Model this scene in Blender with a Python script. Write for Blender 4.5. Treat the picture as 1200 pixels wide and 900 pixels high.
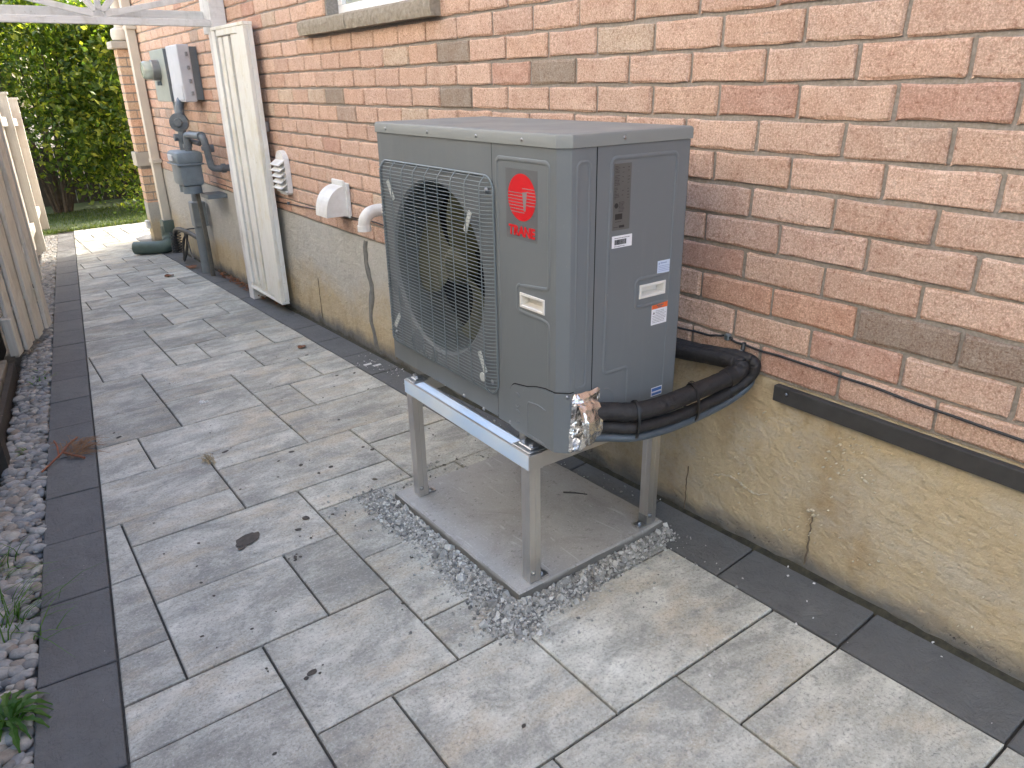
import bpy, bmesh, math, random
from mathutils import Vector, Matrix, noise

random.seed(7)
C = bpy.context.scene
COL = C.collection
for o in list(bpy.data.objects):
    bpy.data.objects.remove(o)

# ------------------------------------------------------------------ camera
cam_data = bpy.data.cameras.new('camera')
cam = bpy.data.objects.new('camera', cam_data)
COL.objects.link(cam)
CAM = Vector((-1.7303, -0.6730, 1.3568))
yaw, pitch, roll = math.radians(35.456), math.radians(22.423), math.radians(-1.106)
fw = Vector((math.sin(yaw)*math.cos(pitch), math.cos(yaw)*math.cos(pitch), -math.sin(pitch)))
rt = Vector((math.cos(yaw), -math.sin(yaw), 0))
up = rt.cross(fw)
r2 = math.cos(roll)*rt + math.sin(roll)*up
u2 = -math.sin(roll)*rt + math.cos(roll)*up
m = Matrix((r2, u2, -fw)).transposed().to_4x4()
m.translation = CAM
cam.matrix_world = m
cam_data.sensor_width = 36
cam_data.lens = 860.58/1200*36
cam_data.clip_start = 0.05
cam_data.clip_end = 500
C.camera = cam
C.render.resolution_x, C.render.resolution_y = 1024, 768

# ------------------------------------------------------------------ light
SUN = Vector((0.88, 0.47, 0)).normalized()
EL = math.radians(43)
sun_vec = Vector((SUN.x*math.cos(EL), SUN.y*math.cos(EL), math.sin(EL)))
w = bpy.data.worlds.new('World')
C.world = w
w.use_nodes = True
nt = w.node_tree
bg = nt.nodes['Background']
sky = nt.nodes.new('ShaderNodeTexSky')
sky.sky_type = 'NISHITA'
sky.sun_disc = False
sky.sun_elevation = EL
sky.sun_rotation = math.atan2(SUN.x, SUN.y)
sky.dust_density = 4.0
sky.air_density = 1.0
sky.ozone_density = 0.6
nt.links.new(sky.outputs[0], bg.inputs[0])
bg.inputs[1].default_value = 0.15
ld = bpy.data.lights.new('sun', 'SUN')
ld.energy = 2.0
ld.angle = math.radians(0.5)
ld.color = (1.0, 0.95, 0.86)
sun = bpy.data.objects.new('sun', ld)
COL.objects.link(sun)
sun.rotation_euler = (-sun_vec).to_track_quat('-Z', 'Y').to_euler()
vs = C.view_settings
vs.view_transform = 'Standard'
vs.look = 'None'
vs.exposure = 2.92
vs.gamma = 1.0
C.render.engine = 'CYCLES'
C.cycles.max_bounces = 8
C.cycles.diffuse_bounces = 5
C.cycles.transmission_bounces = 6

# ------------------------------------------------------------------ helpers
GA, GB, GC = -0.0033, 0.01783, -0.03766
def gz(x, y):
    t = min(max((2.4-y)/1.4, 0), 1)
    return GA + GB*x + GC*y + min(max(x+.19, 0), .19)/.19*.020*t

class N:
    """small node builder"""
    def __init__(self, name, rough=0.8, metal=0.0):
        self.m = bpy.data.materials.new(name)
        self.m.use_nodes = True
        self.t = self.m.node_tree
        self.b = self.t.nodes['Principled BSDF']
        self.b.inputs['Roughness'].default_value = rough
        self.b.inputs['Metallic'].default_value = metal
        self._pos = None
    def nd(self, t, **k):
        n = self.t.nodes.new(t)
        for a, v in k.items():
            setattr(n, a, v)
        return n
    def ln(self, a, b):
        self.t.links.new(a, b)
    def pos(self):
        if not self._pos:
            self._pos = self.nd('ShaderNodeNewGeometry').outputs['Position']
        return self._pos
    def objinfo(self, which='Random'):
        return self.nd('ShaderNodeObjectInfo').outputs[which]
    def mapped(self, v, scale=(1, 1, 1), rot=(0, 0, 0), offs=None):
        mp = self.nd('ShaderNodeMapping')
        mp.inputs['Scale'].default_value = scale
        mp.inputs['Rotation'].default_value = rot
        self.ln(v, mp.inputs['Vector'])
        if offs is not None:
            cv = self.nd('ShaderNodeVectorMath', operation='SCALE')
            cb = self.nd('ShaderNodeCombineXYZ')
            self.ln(offs, cb.inputs[0]); self.ln(offs, cb.inputs[1]); self.ln(offs, cb.inputs[2])
            self.ln(cb.outputs[0], cv.inputs[0]); cv.inputs['Scale'].default_value = 37.0
            self.ln(cv.outputs[0], mp.inputs['Location'])
        return mp.outputs[0]
    def noise(self, v=None, scale=5, detail=3, rough=0.55, dist=0.0):
        n = self.nd('ShaderNodeTexNoise')
        n.inputs['Scale'].default_value = scale
        n.inputs['Detail'].default_value = detail
        n.inputs['Roughness'].default_value = rough
        n.inputs['Distortion'].default_value = dist
        self.ln(v if v is not None else self.pos(), n.inputs['Vector'])
        return n.outputs[0]
    def vor(self, v=None, scale=5, feature='F1', out='Distance', rnd=1.0):
        n = self.nd('ShaderNodeTexVoronoi', feature=feature)
        n.inputs['Scale'].default_value = scale
        n.inputs['Randomness'].default_value = rnd
        self.ln(v if v is not None else self.pos(), n.inputs['Vector'])
        return n.outputs[out]
    def ramp(self, f, stops, interp='LINEAR'):
        r = self.nd('ShaderNodeValToRGB')
        r.color_ramp.interpolation = interp
        e = r.color_ramp.elements
        while len(e) < len(stops):
            e.new(0.5)
        for i, (p, c) in enumerate(stops):
            e[i].position = p
            e[i].color = (c, c, c, 1) if not hasattr(c, '__len__') else (*c, 1)
        self.ln(f, r.inputs[0])
        return r.outputs[0]
    def mix(self, f, a, b, mode='MIX'):
        n = self.nd('ShaderNodeMix', data_type='RGBA', blend_type=mode)
        for s, v in ((n.inputs[0], f), (n.inputs[6], a), (n.inputs[7], b)):
            if isinstance(v, bpy.types.NodeSocket):
                self.ln(v, s)
            elif hasattr(v, '__len__'):
                s.default_value = (*v, 1)
            else:
                s.default_value = v if s == n.inputs[0] else (v, v, v, 1)
        return n.outputs[2]
    def math(self, op, a, b=0.0, clamp=False):
        n = self.nd('ShaderNodeMath', operation=op, use_clamp=clamp)
        for s, v in ((n.inputs[0], a), (n.inputs[1], b)):
            if isinstance(v, bpy.types.NodeSocket):
                self.ln(v, s)
            else:
                s.default_value = v
        return n.outputs[0]
    def sep(self, v, i):
        s = self.nd('ShaderNodeSeparateXYZ')
        self.ln(v, s.inputs[0])
        return s.outputs[i]
    def color(self, c):
        if isinstance(c, bpy.types.NodeSocket):
            self.ln(c, self.b.inputs['Base Color'])
        else:
            self.b.inputs['Base Color'].default_value = (*c, 1)
        return self
    def roughn(self, r):
        self.ln(r, self.b.inputs['Roughness'])
        return self
    def bump(self, h, strength=0.5, dist=0.01, chain=None):
        n = self.nd('ShaderNodeBump')
        n.inputs['Strength'].default_value = strength
        n.inputs['Distance'].default_value = dist
        self.ln(h, n.inputs['Height'])
        if chain is not None:
            self.ln(chain, n.inputs['Normal'])
        self.ln(n.outputs[0], self.b.inputs['Normal'])
        return n.outputs[0]

class MB:
    """collects geometry in world coordinates"""
    def __init__(self):
        self.v = []; self.f = []; self.cols = []
    def add(self, vs_, fs, col=None):
        n = len(self.v)
        self.v += [Vector(a) for a in vs_]
        self.f += [tuple(i+n for i in q) for q in fs]
        if col is not None:
            self.cols += [col]*len(fs)
        return self
    def box(self, x0, x1, y0, y1, z0, z1, M=None, bev=0.0, col=None):
        if x0 > x1: x0, x1 = x1, x0
        if y0 > y1: y0, y1 = y1, y0
        if z0 > z1: z0, z1 = z1, z0
        if bev <= 0:
            vs_ = [(x, y, z) for z in (z0, z1) for y in (y0, y1) for x in (x0, x1)]
            fs = [(0, 2, 3, 1), (4, 5, 7, 6), (0, 1, 5, 4), (2, 6, 7, 3), (0, 4, 6, 2), (1, 3, 7, 5)]
        else:
            bm = bmesh.new()
            bmesh.ops.create_cube(bm, size=1.0)
            for v in bm.verts:
                v.co = Vector(((x0+x1)/2+v.co.x*(x1-x0), (y0+y1)/2+v.co.y*(y1-y0), (z0+z1)/2+v.co.z*(z1-z0)))
            bmesh.ops.bevel(bm, geom=list(bm.edges), offset=bev, segments=1 if bev < .004 else 2, profile=0.5, affect='EDGES')
            bm.verts.index_update()
            vs_ = [tuple(v.co) for v in bm.verts]
            fs = [tuple(v.index for v in f.verts) for f in bm.faces]
            bm.free()
        if M is not None:
            vs_ = [M @ Vector(a) for a in vs_]
        return self.add(vs_, fs, col)
    def tube(self, pts, r, n=10, caps=True, flat=None, col=None):
        pts = [Vector(p) for p in pts]
        rs = r if hasattr(r, '__len__') else [r]*len(pts)
        vs_ = []; fs = []
        prev = None
        for i, p in enumerate(pts):
            if i == 0: t = pts[1]-pts[0]
            elif i == len(pts)-1: t = pts[-1]-pts[-2]
            else: t = (pts[i+1]-p).normalized()+(p-pts[i-1]).normalized()
            t.normalize()
            if prev is None:
                a = Vector((0, 0, 1)) if abs(t.z) < .9 else Vector((1, 0, 0))
                u = t.cross(a).normalized()
            else:
                u = (prev - t*prev.dot(t)).normalized()
            prev = u
            v = t.cross(u)
            for k in range(n):
                an = 2*math.pi*k/n
                vs_.append(p+u*math.cos(an)*rs[i]+v*math.sin(an)*rs[i])
        for i in range(len(pts)-1):
            for k in range(n):
                a = i*n+k; b = i*n+(k+1) % n
                fs.append((a, b, b+n, a+n))
        if caps:
            fs.append(tuple(range(n))[::-1])
            fs.append(tuple((len(pts)-1)*n+k for k in range(n)))
        if flat:
            ax, c0, s = flat
            for q in vs_:
                q[ax] = c0+(q[ax]-c0)*s
        return self.add(vs_, fs, col)
    def cyl(self, p0, p1, r, n=20, col=None):
        return self.tube([p0, p1], r, n, col=col)
    def lathe(self, prof, origin, axis, n=28, caps=False):
        axis = Vector(axis).normalized()
        a = Vector((0, 0, 1)) if abs(axis.z) < .9 else Vector((1, 0, 0))
        u = axis.cross(a).normalized(); v = axis.cross(u)
        o = Vector(origin); vs_ = []; fs = []
        for (r, h) in prof:
            for k in range(n):
                an = 2*math.pi*k/n
                vs_.append(o+axis*h+(u*math.cos(an)+v*math.sin(an))*r)
        for i in range(len(prof)-1):
            for k in range(n):
                a0 = i*n+k; b0 = i*n+(k+1) % n
                fs.append((a0, b0, b0+n, a0+n))
        if caps:
            fs.append(tuple(range(n))[::-1]); fs.append(tuple((len(prof)-1)*n+k for k in range(n)))
        return self.add(vs_, fs)
    def prism(self, poly, axis, lo, hi, bev=0.0):
        """poly: list of 2D points in the two other axes; extruded along axis"""
        n = len(poly)
        def P(p, h):
            q = list(p); q.insert(axis, h); return tuple(q)
        vs_ = [P(p, lo) for p in poly]+[P(p, hi) for p in poly]
        fs = [tuple(range(n))[::-1], tuple(range(n, 2*n))]
        for i in range(n):
            j = (i+1) % n
            fs.append((i, j, j+n, i+n))
        return self.add(vs_, fs)
    def build(self, name, mat, parent=None, smooth=False, root=None, angle=None, fix=True):
        me = bpy.data.meshes.new(name)
        off = Vector((0, 0, 0))
        if parent is not None:
            off = parent.get('_o', (0, 0, 0)); off = Vector(off)
        elif root is not None:
            off = Vector(root)
        me.from_pydata([tuple(a-off) for a in self.v], [], self.f)
        if fix:
            bm = bmesh.new(); bm.from_mesh(me)
            bmesh.ops.recalc_face_normals(bm, faces=bm.faces)
            bm.to_mesh(me); bm.free()
        if self.cols and len(self.cols) == len(self.f):
            ca = me.color_attributes.new('tone', 'FLOAT_COLOR', 'CORNER')
            i = 0
            for fi, f in enumerate(me.polygons):
                for _ in f.loop_indices:
                    ca.data[i].color = (*self.cols[fi], 1); i += 1
        for mm in (mat if isinstance(mat, (list, tuple)) else [mat]):
            me.materials.append(mm)
        if smooth:
            for p in me.polygons: p.use_smooth = True
            if angle is not None:
                try: me.set_sharp_from_angle(angle=math.radians(angle))
                except Exception: pass
        o = bpy.data.objects.new(name, me)
        COL.objects.link(o)
        if parent is not None:
            o.parent = parent
            o['_o'] = tuple(off)
        elif root is not None:
            o.location = root; o['_o'] = tuple(root)
        else:
            o['_o'] = (0, 0, 0)
        return o

def empty(name, loc):
    o = bpy.data.objects.new(name, None)
    COL.objects.link(o)
    o.location = loc
    o.empty_display_size = 0.1
    o['_o'] = tuple(loc)
    return o
def tag(o, label, cat, group=None):
    o['label'] = label; o['category'] = cat
    if group: o['group'] = group
    return o
def structure(o):
    o['kind'] = 'structure'; return o
def stuff(o):
    o['kind'] = 'stuff'; return o

def spline(pts, n=8):
    pts = [Vector(p) for p in pts]
    out = []
    P = [pts[0]*2-pts[1]]+pts+[pts[-1]*2-pts[-2]]
    for i in range(1, len(P)-2):
        for k in range(n):
            t = k/n
            a, b, c, d = P[i-1], P[i], P[i+1], P[i+2]
            out.append(0.5*((2*b)+(c-a)*t+(2*a-5*b+4*c-d)*t*t+(3*b-a-3*c+d)*t**3))
    out.append(pts[-1])
    return out

# ------------------------------------------------------------------ materials
def mat_brick(name, tone):
    n = N(name, 0.92)
    if tone == 'object':
        base = n.objinfo('Color')
    else:
        a = n.nd('ShaderNodeVertexColor', layer_name='tone'); base = a.outputs['Color']
    blot = n.noise(scale=16, detail=6, rough=.7)
    grain = n.noise(scale=210, detail=4, rough=.8)
    g2 = n.noise(scale=90, detail=4, rough=.75)
    c = n.mix(n.ramp(blot, [(.36, 0), (.66, 1)]), n.mix(1.0, base, (.94, .86, .82), 'MULTIPLY'), n.mix(1.0, base, (1.12, 1.13, 1.13), 'MULTIPLY'))
    c = n.mix(n.ramp(grain, [(.46, 0), (.62, 1)]), c, n.mix(1.0, c, (1.5, 1.62, 1.72), 'MULTIPLY'))
    c = n.mix(n.ramp(g2, [(.34, .9), (.48, 0)]), c, n.mix(1.0, c, (.62, .50, .44), 'MULTIPLY'))
    c = n.mix(n.ramp(n.noise(scale=30, detail=6, rough=.75), [(.60, 0), (.75, .45)]), c, (.55, .47, .40))
    c = n.mix(n.ramp(n.noise(n.mapped(n.pos(), (1, 1, 3)), scale=46, detail=5, rough=.8, dist=.8), [(.67, 0), (.72, .8)]), c, (.20, .095, .065))
    n.color(c)
    b1 = n.bump(n.noise(n.mapped(n.pos(), (1, 1, 2.6)), scale=36, detail=7, rough=.75), .75, .010)
    n.bump(grain, .55, .004, b1)
    return n.m
BRICK_OBJ = mat_brick('brick_face', 'object')
BRICK_ATT = mat_brick('brick_face_many', 'attr')

def mat_mortar():
    n = N('mortar', .95)
    c = n.mix(n.noise(scale=9, detail=4), (.21, .19, .165), (.32, .29, .255))
    c = n.mix(n.ramp(n.noise(scale=120, detail=3), [(.4, 0), (.7, .5)]), c, (.44, .41, .38))
    n.color(c)
    n.bump(n.noise(scale=90, detail=5, rough=.7), .8, .006)
    return n.m
MORTAR = mat_mortar()

def mat_foundation():
    n = N('stained_concrete', .9)
    p = n.pos()
    z = n.sep(p, 2); y = n.sep(p, 1); x = n.sep(p, 0)
    # height above the sloping ground
    h = n.math('SUBTRACT', z, n.math('MULTIPLY', y, GC))
    big = n.noise(n.mapped(p, (1, .8, 1.6)), scale=2.3, detail=5, rough=.6)
    med = n.noise(scale=9, detail=5, rough=.65)
    fine = n.noise(scale=70, detail=5, rough=.7)
    grey = n.mix(med, (.38, .37, .33), (.54, .52, .46))
    tan = n.mix(big, (.43, .335, .195), (.57, .49, .335))
    tan = n.mix(n.ramp(n.noise(n.mapped(p, (1, 1, .5)), scale=6, detail=4), [(.5, 0), (.72, .65)]), tan, (.33, .235, .125))
    # tide mark: tan stain between ground and a wandering line
    hh = n.math('ADD', h, n.math('MULTIPLY', n.math('SUBTRACT', big, .5), .55))
    far = n.ramp(n.math('MULTIPLY', y, .25), [(.22, 0), (.55, 1)])
    top = n.ramp(hh, [(.20, 1), (.42, 0)])
    near_m = n.ramp(n.noise(n.mapped(p, (1, .8, 1.4)), scale=4.2, detail=7, rough=.7), [(.36, .55), (.52, 1)])
    mask = n.mix(far, near_m, top)
    c = n.mix(mask, grey, tan)
    # rising damp at the bottom
    hb = n.math('ADD', h, n.math('MULTIPLY', n.math('SUBTRACT', n.noise(scale=7, detail=5), .5), .12))
    c = n.mix(n.ramp(hb, [(.035, 1), (.10, 0)]), c, (.165, .16, .145))
    c = n.mix(n.ramp(hb, [(.0, .95), (.028, 0)]), c, (.07, .058, .035))
    # mould flecks
    fl = n.ramp(n.noise(scale=60, detail=5, rough=.8), [(.58, 0), (.62, 1)])
    band = n.ramp(hb, [(.02, 0), (.045, 1), (.075, 0)])
    patch = n.ramp(n.noise(scale=3.1, detail=2), [(.5, 0), (.56, 1)])
    c = n.mix(n.math('MULTIPLY', n.math('MULTIPLY', fl, band), patch), c, (.012, .012, .012))
    # pale efflorescence
    c = n.mix(n.math('MULTIPLY', n.ramp(n.noise(n.mapped(p, (1, 1, 1.5)), scale=4.3, detail=6, rough=.75), [(.56, 0), (.68, .55)]), n.ramp(h, [(.12, 0), (.3, 1)])), c, (.50, .48, .42))
    c = n.mix(n.ramp(fine, [(.3, .25), (.5, 0)]), c, (.15, .12, .07))
    n.color(c)
    b = n.bump(n.noise(scale=16, detail=7, rough=.66), .8, .02)
    cr = n.ramp(n.noise(n.mapped(p, (1, 1.3, 1)), scale=11, detail=8, rough=.75, dist=.4), [(.56, 0), (.61, 1)])
    b = n.bump(cr, .22, .006, b)
    tw = n.noise(n.mapped(p, (1, 1.3, 3.2), rot=(.5, 0, 0)), scale=9, detail=5, rough=.6, dist=.6)
    b = n.bump(tw, .5, .014, b)
    n.bump(fine, .35, .004, b)
    return n.m
FOUND = mat_foundation()

def mat_paver():
    n = N('paver_concrete', .88)
    r = n.objinfo('Random')
    p = n.pos()
    s1 = n.noise(n.mapped(p, (1.4, 2.3, 1), offs=r), scale=2.6, detail=8, rough=.72, dist=.5)
    s2 = n.noise(n.mapped(p, (1.4, 2.2, 1), offs=r), scale=5, detail=8, rough=.78)
    light = n.mix(n.ramp(s2, [(.34, 0), (.66, 1)]), (.37, .37, .345), (.60, .605, .585))
    c = n.mix(n.ramp(s1, [(.42, 0), (.60, .85)]), light, (.245, .248, .24))
    warm = n.ramp(n.noise(n.mapped(p, (1.2, 2.4, 1), offs=r), scale=3.1, detail=5, rough=.65), [(.50, 0), (.66, .7)])
    c = n.mix(warm, c, (.48, .425, .345))
    blue = n.ramp(n.noise(n.mapped(p, (1.6, 2.4, 1), offs=r), scale=3.7, detail=5, rough=.65), [(.55, 0), (.70, .6)])
    c = n.mix(blue, c, (.275, .28, .278))
    br = n.math('ADD', n.math('MULTIPLY', r, .42), .74)
    bc = n.nd('ShaderNodeCombineXYZ')
    for i, k in enumerate((1.0, .985, .885)): n.ln(n.math('MULTIPLY', br, k), bc.inputs[i])
    c = n.mix(1.0, c, bc.outputs[0], 'MULTIPLY')
    g = n.noise(scale=120, detail=5, rough=.85)
    c = n.mix(n.ramp(g, [(.36, .8), (.47, 0)]), c, (.17, .17, .16))
    c = n.mix(n.ramp(g, [(.54, 0), (.70, .5)]), c, (.74, .74, .71))
    gm_ = n.noise(scale=34, detail=7, rough=.8)
    c = n.mix(n.ramp(gm_, [(.34, .75), (.43, 0)]), c, (.20, .20, .188))
    c = n.mix(n.ramp(gm_, [(.58, 0), (.72, .35)]), c, (.64, .64, .61))
    pit = n.ramp(n.noise(scale=52, detail=6, rough=.8), [(.30, .85), (.36, 0)])
    c = n.mix(pit, c, (.11, .108, .10))
    n.color(c)
    b = n.bump(n.noise(scale=26, detail=6, rough=.7), .35, .008)
    n.bump(g, .45, .003, b)
    return n.m
PAVER = mat_paver()

def mat_border():
    n = N('charcoal_paver', .85)
    r = n.objinfo('Random')
    p = n.pos()
    c = n.mix(n.noise(n.mapped(p, (1, 1, 1), offs=r), scale=6, detail=6, rough=.7), (.078, .079, .075), (.185, .186, .176))
    c = n.mix(n.math('MULTIPLY', r, .5), c, (.098, .099, .103))
    c = n.mix(n.ramp(n.noise(scale=3.5, detail=5, rough=.6), [(.55, 0), (.75, .4)]), c, (.15, .145, .14))
    c = n.mix(n.ramp(n.noise(scale=130, detail=4, rough=.8), [(.6, 0), (.74, .5)]), c, (.22, .215, .205))
    wv = n.noise(n.mapped(p, (3, 1, 1), rot=(0, 0, .6)), scale=9, detail=5, dist=2.0)
    c = n.mix(n.ramp(wv, [(.485, 0), (.5, .35), (.515, 0)]), c, (.035, .035, .037))
    sp = n.ramp(n.vor(scale=45, out='Distance'), [(.04, 1), (.07, 0)])
    keep = n.ramp(n.noise(scale=5), [(.57, 0), (.62, 1)])
    c = n.mix(n.math('MULTIPLY', sp, keep), c, (.5, .49, .46))
    n.color(c)
    b = n.bump(n.noise(n.mapped(p, (1, 1, 1), offs=r), scale=14, detail=8, rough=.75, dist=.7), .95, .014)
    n.bump(n.noise(scale=160, detail=3), .4, .003, b)
    return n.m
BORDER = mat_border()

def simple(name, col, col2=None, scale=20, rough=.8, metal=0., bump=0., bscale=80, bdist=.004, detail=4):
    n = N(name, rough, metal)
    if col2 is None: col2 = tuple(c*.8 for c in col)
    n.color(n.mix(n.ramp(n.noise(scale=scale, detail=detail, rough=.65), [(.3, 0), (.7, 1)]), col2, col))
    if bump: n.bump(n.noise(scale=bscale, detail=5, rough=.7), bump, bdist)
    return n.m

SAND = simple('joint_sand', (.07, .064, .055), (.03, .027, .023), 60, .95, bump=.8, bscale=150)
SOIL = simple('soil', (.10, .075, .05), (.04, .03, .02), 25, .95, bump=.8, bscale=60, bdist=.02)
PADM = None
def mat_pad():
    n = N('pad_concrete', .9)
    c = n.mix(n.noise(scale=5, detail=6, rough=.65), (.25, .245, .225), (.41, .405, .38))
    c = n.mix(n.ramp(n.noise(scale=3.2, detail=7, rough=.75, dist=.8), [(.50, 0), (.66, .55)]), c, (.225, .21, .185))
    c = n.mix(n.ramp(n.noise(scale=48, detail=6, rough=.8), [(.35, .8), (.41, 0)]), c, (.15, .14, .13))
    c = n.mix(n.ramp(n.noise(n.mapped(n.pos(), (6, 1, 1), rot=(0, 0, .5)), scale=6, detail=6, dist=1), [(.62, 0), (.7, .5)]), c, (.52, .51, .49))
    c = n.mix(n.ramp(n.noise(scale=180, detail=3), [(.55, 0), (.75, .4)]), c, (.55, .54, .52))
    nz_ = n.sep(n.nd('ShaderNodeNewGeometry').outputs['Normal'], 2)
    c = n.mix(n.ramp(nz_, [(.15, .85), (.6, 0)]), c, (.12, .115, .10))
    n.color(c)
    b = n.bump(n.noise(scale=30, detail=6), .3, .006)
    n.bump(n.noise(scale=200, detail=3), .35, .002, b)
    return n.m
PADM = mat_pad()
GRAVEL = None
def mat_gravel(name, cols, random_island=True):
    n = N(name, .9)
    r = n.nd('ShaderNodeNewGeometry').outputs['Random Per Island'] if random_island else n.objinfo('Random')
    st = [(i/(len(cols)-1), c) for i, c in enumerate(cols)]
    c = n.ramp(r, st)
    c = n.mix(n.ramp(n.noise(scale=60, detail=5, rough=.7), [(.35, .55), (.6, 0)]), c, n.mix(1., c, (.5, .5, .5), 'MULTIPLY'))
    n.color(c)
    n.bump(n.noise(scale=150, detail=3), .3, .003)
    return n.m
GRAVEL = mat_gravel('crushed_stone', [(.14, .14, .13), (.44, .44, .40), (.26, .26, .24), (.66, .66, .61), (.34, .34, .31)])
DUST = simple('stone_dust', (.30, .30, .285), (.10, .10, .095), 45, .95, bump=.9, bscale=130, bdist=.008)
PC = [(.17, .168, .155), (.31, .305, .28), (.22, .23, .235), (.40, .39, .35), (.24, .20, .155), (.34, .34, .32), (.14, .145, .145), (.43, .41, .35)]
PEB_O = mat_gravel('river_pebble', PC, False)
PEB_I = mat_gravel('river_pebble_many', PC, True)

def mat_paint(name, col, rough=.42, peel=.12):
    n = N(name, rough)
    c = n.mix(n.noise(scale=3, detail=4), tuple(a*.95 for a in col), tuple(min(1, a*1.04) for a in col))
    st_ = n.noise(n.mapped(n.pos(), (9, 9, 1.1)), scale=3, detail=6, rough=.7)
    c = n.mix(n.ramp(st_, [(.55, 0), (.78, .12)]), c, (.30, .30, .28))
    c = n.mix(n.ramp(n.noise(scale=70, detail=5, rough=.85), [(.64, 0), (.72, .35)]), c, (.36, .35, .32))
    n.color(c)
    n.roughn(n.ramp(n.noise(scale=6, detail=5), [(.3, rough-.07), (.7, rough+.14)]))
    n.bump(n.noise(scale=420, detail=2, rough=.6), peel, .0012)
    return n.m
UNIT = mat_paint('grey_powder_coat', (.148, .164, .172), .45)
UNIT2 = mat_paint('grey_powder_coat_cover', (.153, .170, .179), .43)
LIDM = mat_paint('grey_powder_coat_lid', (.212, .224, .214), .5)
WIRE = mat_paint('coated_wire', (.165, .195, .205), .3)
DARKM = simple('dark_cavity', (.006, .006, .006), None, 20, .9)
FANM = simple('fan_plastic', (.070, .072, .036), (.045, .047, .026), 12, .5)
SHROUD = simple('fan_shroud', (.10, .115, .115), (.07, .08, .08), 9, .5)
def mat_alu():
    n = N('aluminium', .34, 1.0)
    p = n.pos()
    n.color(n.mix(n.noise(scale=8, detail=4), (.62, .60, .57), (.76, .74, .71)))
    n.roughn(n.ramp(n.noise(scale=30, detail=5), [(.3, .3), (.7, .48)]))
    n.bump(n.noise(n.mapped(p, (40, 2, 40)), scale=12, detail=3), .08, .002)
    return n.m
ALU = mat_alu()
STEEL = simple('zinc_steel', (.50, .52, .54), (.36, .37, .38), 30, .36, 1.0, bump=.1)
def mat_foil():
    n = N('aluminium_foil', .26, 1.0)
    n.color((.88, .87, .85))
    n.bump(n.vor(scale=70), .35, .006)
    return n.m
FOIL = mat_foil()
FOAM = simple('black_foam', (.026, .023, .022), (.011, .010, .010), 35, .58, bump=.6, bscale=70, bdist=.006)
TAPE = simple('black_tape', (.012, .012, .012), (.022, .022, .022), 30, .38, bump=.1)
CONDUIT = simple('grey_conduit', (.075, .095, .11), (.06, .075, .09), 30, .38)
BLACKC = simple('black_cable', (.02, .02, .02), (.03, .03, .03), 30, .5)
FLASH = simple('black_strip', (.028, .027, .025), (.045, .043, .04), 14, .7, bump=.3, bscale=60)
WHITEP = simple('white_plastic', (.78, .78, .76), (.62, .61, .57), 12, .45, bump=.05)
OFFWH = simple('handle_plastic', (.72, .70, .65), (.66, .64, .59), 12, .4)
RED = simple('red_ink', (.62, .012, .018), (.55, .012, .018), 20, .4)
STRIPE = simple('grey_ink', (.24, .20, .20), (.22, .19, .19), 20, .45)
BLACKI = simple('black_ink', (.015, .015, .015), (.02, .02, .02), 20, .5)
ORANGE = simple('orange_ink', (.78, .14, .03), (.7, .12, .03), 20, .45)
BLUEI = simple('blue_ink', (.06, .17, .45), (.05, .15, .4), 20, .45)
PALEB = simple('pale_blue_label', (.55, .62, .74), (.52, .6, .72), 20, .45)
LABELW = simple('white_label', (.78, .78, .80), (.74, .74, .77), 20, .4)
RATING = simple('rating_film', (.105, .105, .10), (.095, .095, .09), 20, .3)

def mat_wood(name, cols, axis='Z', stain=None, rough=.8):
    n = N(name, rough)
    p = n.pos(); r = n.objinfo('Random')
    sc = {'Z': (9, 9, .55), 'X': (.6, 9, 9), 'Y': (9, .6, 9)}[axis]
    g = n.noise(n.mapped(p, sc, offs=r), scale=7, detail=6, rough=.65, dist=.4)
    c = n.mix(n.ramp(g, [(.25, 0), (.75, 1)]), cols[0], cols[1])
    c = n.mix(n.math('MULTIPLY', r, .45), c, cols[2])
    if stain:
        s = n.ramp(n.noise(n.mapped(p, (1, 1, .6), offs=r), scale=7, detail=6, rough=.7), [(.5, 0), (.72, .75)])
        c = n.mix(s, c, stain)
        k = n.ramp(n.noise(scale=34, detail=6, rough=.8), [(.62, 0), (.7, .7)])
        c = n.mix(k, c, (.25, .22, .15))
    n.color(c)
    b = n.bump(g, .35, .006)
    n.bump(n.noise(n.mapped(p, sc), scale=40, detail=3), .25, .002, b)
    return n.m
GATEW = mat_wood('white_painted_wood', ((.70, .70, .65), (.82, .82, .78), (.74, .71, .60)), 'Z', (.60, .55, .38))
ARBW = mat_wood('white_painted_beam', ((.60, .60, .59), (.74, .74, .72), (.68, .67, .64)), 'X', (.42, .40, .36))
LEAFW = mat_wood('weathered_board', ((.50, .46, .38), (.72, .68, .58), (.60, .55, .44)), 'Z', (.38, .33, .25))
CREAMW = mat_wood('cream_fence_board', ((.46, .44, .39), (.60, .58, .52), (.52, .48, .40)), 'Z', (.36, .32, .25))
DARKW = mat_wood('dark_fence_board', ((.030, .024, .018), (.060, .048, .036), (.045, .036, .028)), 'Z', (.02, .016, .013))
RAILW = mat_wood('kick_board_wood', ((.18, .16, .12), (.32, .285, .225), (.26, .225, .17)), 'Y', (.08, .065, .05))
STONE = simple('rough_sill_stone', (.44, .385, .30), (.26, .22, .165), 48, .95, bump=1.0, bscale=70, bdist=.012, detail=6)
CAPST = simple('cast_stone', (.50, .46, .38), (.42, .385, .32), 8, .9, bump=.3, bscale=70)
TRIM = simple('cream_trim', (.62, .57, .47), (.56, .52, .43), 6, .55, bump=.05)
METERG = simple('meter_grey', (.20, .245, .275), (.14, .175, .20), 9, .5, bump=.1)
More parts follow.
